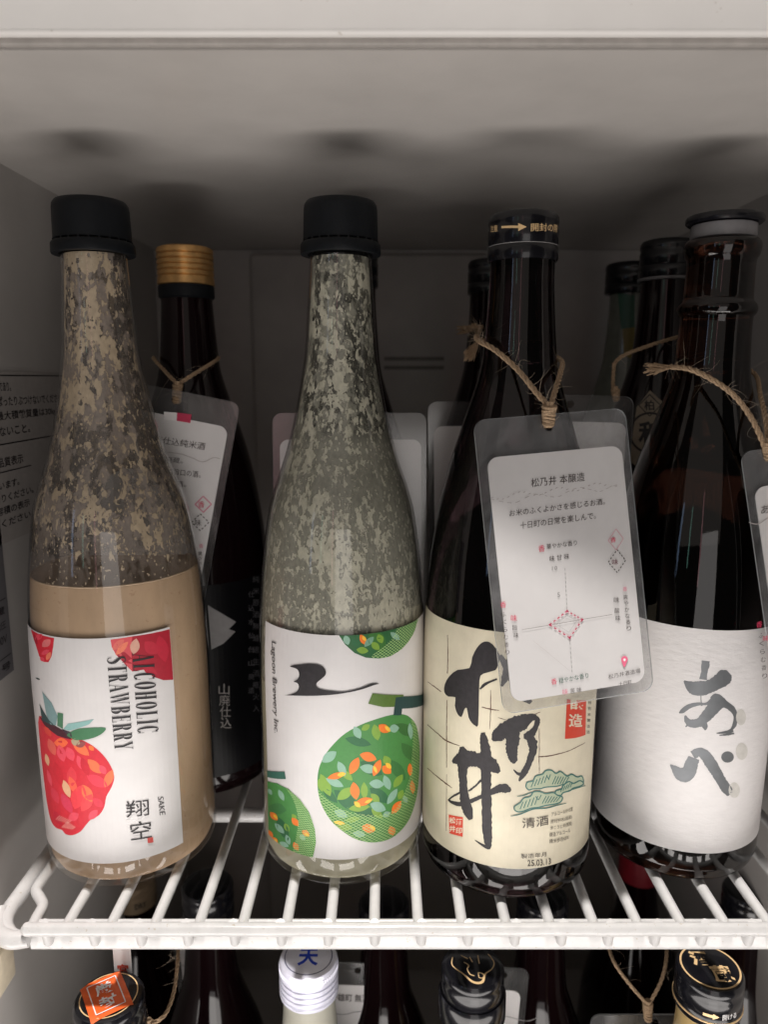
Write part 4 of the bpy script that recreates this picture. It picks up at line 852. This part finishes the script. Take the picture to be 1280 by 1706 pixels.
def tag4_print(P):
    tx = I(80, 72, 70); P.text('あべ 純米', (1259, 845), (1330, 845), (1258, 830), tx); P.stroke([(1238, 855, 1.4), (1255, 860, 1.4), (1275, 852, 1.4), (1300, 858, 1.4)], I(170, 162, 160)); P.column('香', (1266, 1026), (1266, 1026), 10, rose)
    P.column('ふくらむ香り', (1270, 1044), (1280, 1110), 8, tx); P.column('味', (1278, 1050), (1278, 1050), 9, rose); P.text('軽やかなお酒。', (1275, 900), (1380, 905), (1275, 888), tx)
hang_tag('laminated card cut off by the right edge, on the white labelled bottle', (174.6, 299, 196.6), (-11, -7.5, 3), 62, 114, T4q, (3.4, 3.2, 15, 4), (-2, -4.6, 1.9), tag4_print)
T5q = [(204, 628), (408, 672), (332, 1070), (130, 1030)]
def tag5_print(P):
    tx = I(70, 62, 60); k1 = dict(sc=2.909, ox=0, oy=620)
    P.text('山廃仕込純米酒', (745, 325), (1018, 370), (752, 290), tx, **k1); P.stroke([(800, 372, 2), (900, 385, 2), (960, 405, 2), (1010, 425, 2), (1060, 405, 2), (1090, 412, 2)], I(150, 140, 136), **k1)
    P.text('創業の山廃蔵。', (700, 408), (915, 432), (702, 382), tx, **k1); P.text('旨みを活かす旨口の酒。', (700, 462), (998, 500), (702, 432), tx, **k1); P.text('燗でも冷酒。', (740, 525), (930, 543), (742, 498), tx, **k1)
    for cx, cy, a, m, ds in ((1010, 625, 38, rosel, 0), (995, 710, 40, tx, 1)):
        q = [(cx, cy-a), (cx+a, cy), (cx, cy+a), (cx-a, cy), (cx, cy-a)]
        for i in range(4): P.stroke([(q[i][0]+(q[i+1][0]-q[i][0])*t/6, q[i][1]+(q[i+1][1]-q[i][1])*t/6, 5) for t in range(7)], m, n=1, dash=ds, **k1)
    P.column('香', (1000, 626), (1000, 626), 30, rose, **k1); P.column('味', (985, 712), (985, 712), 30, tx, **k1); P.column('香', (998, 822), (998, 822), 20, rosel, **k1); P.column('爽やかな', (992, 858), (985, 930), 20, tx, **k1)
t5 = hang_tag('laminated card leaning left on the gold capped bottle, half behind the strawberry bottle', (-99.6, 359, 216), (-6, 11.3, 0), 62, 122, T5q, (3.6, 3.6, 12.5, 4), (0, -4.6, 1.9), tag5_print)
hang_tag('blank laminated card hanging behind the melon bottle', (-17, 366, 205), (-5, 0, 0), 76, 112, [(453, 685), (708, 685), (705, 1100), (455, 1100)], (3.5, 2.5, 13, 4), (0, -4.6, 1.9))
p7 = at_depth(713, 668, 398); hang_tag('dim laminated card far back between the melon bottle and the cream labelled bottle', (p7.x+31, 398, p7.z), (-4, -1, 0), 62, 112, None, (3, 3, 13, 4), (0, -4.6, 1.9))
p8 = at_depth(1057, 658, 368); hang_tag('dull laminated card on the crested bottle, mostly behind the nearest card', (p8.x-31, 368, p8.z), (-5, 1.5, 0), 62, 112, None, (3, 3, 13, 4), (0, -4.6, 1.9))
# small flag sticker inside the card of the gold capped bottle
fl = Print(homography(T5q, [(-31, 0), (31, 0), (31, -122), (-31, -122)]), off0=.52); fl.poly([(286, 684), (307, 686), (306, 699), (286, 697)], M_card); fl.poly([(307, 686), (330, 689), (328, 703), (306, 699)], I(190, 50, 84)); fl.build('flag_sticker', t5, plane_wrap(), du=None, dv=None)

# ---------------------------------------------------------------- jute strings
def ad(x, y, Y): return tuple(at_depth(x, y, Y))
jute('thick jute string round the neck of the cream labelled bottle, fuzzy, holding the nearest card',
     [[ad(915, 676, 284), ad(895, 655, 286), ad(862, 615, 292), ad(825, 583, 298), ad(797, 567, 306), ad(795, 560, 320)], [ad(918, 676, 284), ad(926, 650, 290), ad(934, 622, 302), ad(935, 600, 318), ad(900, 585, 338), ad(840, 572, 338), ad(797, 566, 322)]],
     (ad(916, 678, 283), ad(914, 706, 284), 2.3), (ad(797, 568, 308), ad(781, 594, 302), 2.2), 110)
jute('jute string with a frayed knot on the neck of the white labelled bottle at right',
     [[ad(1118, 611, 312), ad(1150, 615, 305), ad(1190, 634, 301), ad(1225, 660, 299), ad(1252, 695, 297), ad(1270, 732, 296), ad(1278, 752, 296)], [ad(1282, 745, 296), ad(1277, 700, 303), ad(1268, 660, 318), ad(1255, 620, 348), ad(1190, 606, 352), ad(1130, 606, 330)]],
     (ad(1282, 738, 296), ad(1283, 762, 297), 2.3), (ad(1118, 612, 312), ad(1085, 615, 308), 2.6), 90)
jute('thin jute string round the neck of the gold capped bottle behind the strawberry bottle',
     [[ad(296, 640, 367), ad(280, 624, 372), ad(258, 600, 385), ad(256, 596, 400)], [ad(297, 640, 367), ad(325, 622, 371), ad(358, 602, 384), ad(364, 596, 400)]], (ad(296, 642, 366), ad(294, 668, 363), 2.0), None, 20, r=1.0)
jute('thin jute string slanting across the neck of the crested bottle',
     [[ad(1022, 608, 385), ad(1040, 592, 384), ad(1085, 575, 381), ad(1128, 562, 386), ad(1145, 556, 400)], [ad(1024, 606, 385), ad(1022, 640, 380), ad(1026, 668, 372)]], (ad(1026, 650, 374), ad(1027, 664, 370), 1.6), None, 14, r=1.0)
jute('frayed jute string on the dim neck left of the cream labelled bottle',
     [[ad(772, 548, 425), ad(785, 545, 419), ad(805, 545, 418)]], (ad(790, 545, 417), ad(796, 552, 418), 2.2), (ad(800, 545, 417), ad(768, 550, 416), 2.4), 20, r=1.2)

# ---------------------------------------------------------------- lower compartment
def low_bottle(label, px, py, Y, kind, R=38, shoulder=shoulder_b, top=None, glass=None, tilt=0, rx=0, group=None, H=None):
    """py: where the middle of the cap top is seen"""
    p = at_depth(px, py, Y); H = p.z-ZF; sc_ = (H-19)/269.0
    t = thing('sake_bottle', label, 'bottle', (p.x, Y, ZF), (radians(rx), radians(tilt), 0), group)
    prof = body_prof(R, [(a*R, z_*sc_) for a, z_ in shoulder]); k = prof[-1][1]
    MB().lathe(prof+[(11, k+2)], 64).build('glass_body', glass or M_darkglass, t)
    return t, k
M_pale = mat('glass_frost_pale', (.40, .39, .33), .3, coat=.4, var=.08, vscale=.05)
M_goldliq = mat('glass_gold_sake', (.42, .30, .13), .15, coat=.6, var=.1, vscale=.05)
def disc_print(t, z_, fn, name='cap_print'):
    P = Print(off0=.1, step=.02); fn(P); P.build(name, t, lambda u, v, off: (u, v, z_+off), du=None, dv=None)
def ringp(P, r0, r1, m, n=40): P.raw([(r0*cos(2*pi*k/n), r0*sin(2*pi*k/n)) for k in range(n)]+[(r1*cos(2*pi*k/n), r1*sin(2*pi*k/n)) for k in range(n)], [(k, (k+1) % n, n+(k+1) % n, n+k) for k in range(n)], m)
t, k = low_bottle('bottle under the shelf whose black cap wears an orange seal sticker', 181, 1658, 276, 'black', rx=0)
cap_small(t, k, 'black', 14.8); topz = k+19
disc_print(t, topz, lambda P: ringp(P, 11.6, 12.1, M_goldpr), 'gold_ring')
st = MB(); a = radians(34); ca, sa = cos(a), sin(a)
def rot2(x, y): return (x*ca-y*sa-1.0, x*sa+y*ca-.5)
g_ = 9; grid = {}
for i in range(g_+1):
    for j in range(g_+1):
        x, y = -8.6+17.2*i/g_, -10.8+21.6*j/g_; X_, Y_ = rot2(x, y); r_ = hypot(X_, Y_); zz_ = topz+.35+.25*noise.noise(Vector((x*.3, y*.3, 0)))-(max(0, r_-12.2)*.5); grid[i, j] = st.addv([(X_, Y_, zz_)])
for i in range(g_):
    for j in range(g_): st.face((grid[i, j], grid[i+1, j], grid[i+1, j+1], grid[i, j+1]))
M_orange = mat('seal_orange', (.72, .115, .02), .45, var=.08)
stk = st.build('seal_sticker', M_orange, t)
P = Print(off0=.75, step=.01)
for q in ([(-6, -8.4), (6, -8.4)], [(6, -8.4), (6, 8.4)], [(6, 8.4), (-6, 8.4)], [(-6, 8.4), (-6, -8.4)]): P.stroke([(x, y, .45) for x, y in (q[0], ((q[0][0]+q[1][0])/2, (q[0][1]+q[1][1])/2), q[1])], M_card, n=1, uv=True)
P.text('厳', (-3.6, .6), (3.6, .6), (-3.6, 7.2), M_card, .02, uv=True); P.text('封', (-3.6, -7.2), (3.6, -7.2), (-3.6, -.6), M_card, .02, uv=True)
a2 = radians(-38+0); 
def stw(u, v, off):
    aa = radians(34); X_, Y_ = u*cos(aa)-v*sin(aa)-1.0, u*sin(aa)+v*cos(aa)-.5; return (X_, Y_, topz+off)
P.build('seal_lettering', stk, stw, du=None, dv=None)
t, k = low_bottle('bottle under the shelf with a ribbed white metal cap and blue print', 514, 1593, 317, 'white', glass=M_pale)
p = [(0, k+19), (12.6, k+19), (13.8, k+18.4), (14.3, k+17)]; zz_ = k+13.5
p += [(14.3, k+14)]
for i in range(4): p += [(14.5, zz_), (14.5, zz_-1.5), (13.7, zz_-2), (13.9, zz_-2.6)]; zz_ -= 3
p += [(14.5, k+1.2), (14.3, k), (12, k)]
MB().lathe(p, 80).build('cap', M_whitecap, t)
mb = MB()
for i in range(72):
    a = 2*pi*i/72; x, y = 14.25*sin(a), -14.25*cos(a); mb.box(x-.28, x+.28, y-.28, y+.28, k+14, k+16)
mb.build('knurling', M_whitecap, t)
disc_print(t, k+19, lambda P: (ringp(P, 11.4, 11.8, I(30, 30, 90)), P.text('天', (-5, -6), (5, -6), (-5, 5), I(20, 60, 190), .03, uv=True)))
t, k = low_bottle('bottle under the shelf with black cap and gold brush squiggle', 788, 1606, 300, 'black'); cap_small(t, k, 'black', 14.6)
def squig(P):
    P.stroke([(-9, 4, .4), (-9.5, -1, .5), (-5, -6, .7), (-1, -10.5, 1.2), (3, -10.5, 1.3), (5, -6, .7), (8.5, -3, .5), (10, 1, .5), (8, 6, .4)], M_goldpr, uv=True)
    for q in ([(-3, -3, .3), (-2, -6, .5), (0, -7, .4)], [(2, -5, .3), (4, -6, .5), (4, -8, .4), (2, -8, .4), (2, -5, .3)], [(-4, 1, .3), (-2, -1, .5), (-3, -3, .3)], [(-1, 4, .4), (0, 1, .5)], [(3, 5, .4), (3, 0, .5)], [(-5, 5, .3), (-2, 3, .5)]): P.stroke(q, M_goldpr, uv=True)
disc_print(t, k+19, squig)
MB().lathe([(14.9, k+6), (15.8, k+4.5), (15.8, k-6), (15, k-8), (13, k-8)], 64).build('cap_skirt', M_capgloss, t)
t, k = low_bottle('bottle under the shelf with golden sake, black cap and gold characters', 1184, 1610, 291, 'black', glass=M_goldliq); cap_small(t, k, 'black', 14.6)
def kanji(P): ringp(P, 12.1, 12.9, M_goldpr); P.text('酒', (-7, .5), (1, .5), (-7, 9), M_goldpr, .05, uv=True); P.text('蔵', (-1, -9), (8, -9), (-1, .5), M_goldpr, .05, uv=True)
disc_print(t, k+19, kanji)
cw = Cyl((0, 0, 0), (0, 0, 0), lambda z_: 14.6, 14.6); P = Print(off0=.1, step=.01)
P.stroke([(-8, k+6.6, 1.4), (-4, k+6.6, 1.4)], M_goldpr, n=1, uv=True); P.poly([(-4, k+8), (-1.2, k+6.6), (-4, k+5.2)], M_goldpr, uv=True); P.text('開ける', (0, k+5.2), (7, k+5.2), (0, k+8), M_card, uv=True); P.build('arrow_print', t, cw.wrap, du=1)
MB().lathe([(14.7, k+3.5), (15, k+3.2), (15, k+2.8), (14.7, k+2.5)], 64).build('gold_thread', M_goldpr, t)
# second row below, glimpsed between the wires
t, k = low_bottle('bottle with ribbed tan cap glimpsed through the wires under the strawberry bottle', 224, 1462, 470, 'tan'); MB().lathe([(0, k+19), (12.5, k+19), (14, k+18), (14.3, k+15), (13.8, k+14.4), (14.3, k+13.8), (14.3, k+11), (13.8, k+10.4), (14.3, k+9.8), (14.3, k), (12, k)], 64).build('cap', M_tancap, t)
P = Print(off0=.1); P.text('DRY', (4, k+4), (12, k+4), (4, k+8), M_ink, .03, uv=True); P.build('cap_print', t, Cyl((0, 0, 0), (0, 0, 0), lambda z_: 14.3, 14.3).wrap, du=1)
t, k = low_bottle('bottle with dark red cap glimpsed through the wires under the white labelled bottle', 1068, 1418, 475, 'red'); MB().lathe([(0, k+19), (12.5, k+19), (14, k+18), (14.4, k+15), (14.4, k), (12, k)], 64).build('cap', M_redcap, t)
for i, (px, py, Y, lb_) in enumerate([(345, 1470, 372, 'black bottle deep in the lower row, between the orange sealed and white capped ones'), (640, 1500, 372, 'black bottle deep in the lower row, between the white capped and gold squiggle ones'), (905, 1490, 372, 'black bottle deep in the lower row, right of the gold squiggle cap'), (1250, 1480, 380, 'black bottle deep in the lower row at the right wall')]):
    t, k = low_bottle(lb_, px, py, Y, 'black'); cap_small(t, k, 'black', 14.5)
def low_card(label, x0, y0, x1, Y, w_, h_, rot, txt=None):
    p = at_depth(x0, y0, Y); t = hang_tag(label, (p.x+w_/2, Y, p.z), rot, w_, h_, None, (3.5, 3.5, 13, 4), (0, -4.6, 1.9))
    P = Print(off0=.5, step=.01)
    if txt: P.text(txt, (-w_/2+7, -22), (w_/2-7, -23), (-w_/2+7, -17.5), I(60, 52, 50), .01, uv=True)
    P.stroke([(-18, -28, .4), (-8, -30, .4), (2, -28, .4), (14, -30, .4), (20, -28, .4)], M_greyink, uv=True)
    P.build('print', t, plane_wrap(), du=None, dv=None)
low_card('lower card reading mukaroka namazume, right of the white metal cap', 520, 1604, 0, 365, 52, 112, (-8, 2, 0), '赤磐雄町 無濾過辛口')
low_card('lower card in shadow right of the gold squiggle cap', 800, 1612, 0, 352, 27, 112, (-5, 4, 0), None)
low_card('lower card with a string, left of the gold lettered cap', 985, 1690, 0, 324, 66, 112, (-6, 0, 0), '特別純米')
low_card('lower card standing dim behind, right of the orange sealed cap', 285, 1540, 0, 420, 36, 170, (0, -3, 0), None)
p = at_depth(186, 1560, 292); t = thing('paper_strip', 'narrow white paper strip with red print behind the orange sealed cap', 'label', (p.x, 292, p.z-50)); plate([(0, 0), (8, 0), (8, 52), (0, 52)], -.15, .15).build('sheet', M_card, t, smooth=0)
P = Print(off0=.25); P.column('国産', (0, 0), (0, 0), 1, M_ink); P = Print(off0=.25); P.text('宮', (1.5, 30), (6.5, 30), (1.5, 36), I(200, 70, 50), .03, uv=True); P.text('城', (1.5, 22), (6.5, 22), (1.5, 28), I(200, 70, 50), .03, uv=True); P.build('print', t, plane_wrap(), du=None, dv=None)
jute('thin jute string in a V above the lower card at right', [[ad(1078, 1672, 322), ad(1050, 1640, 325), ad(1025, 1605, 331), ad(1012, 1570, 342)], [ad(1082, 1672, 322), ad(1100, 1640, 325), ad(1110, 1605, 331), ad(1112, 1570, 342)]], (ad(1080, 1672, 322), ad(1080, 1696, 321), 2.0), None, 16, r=.9)
jute('pale jute string looping down beside the orange sealed bottle', [[ad(252, 1706, 284), ad(275, 1690, 288), ad(290, 1650, 298), ad(296, 1600, 310), ad(297, 1570, 322)]], (ad(248, 1704, 284), ad(240, 1712, 284), 1.6), None, 14, r=.9)
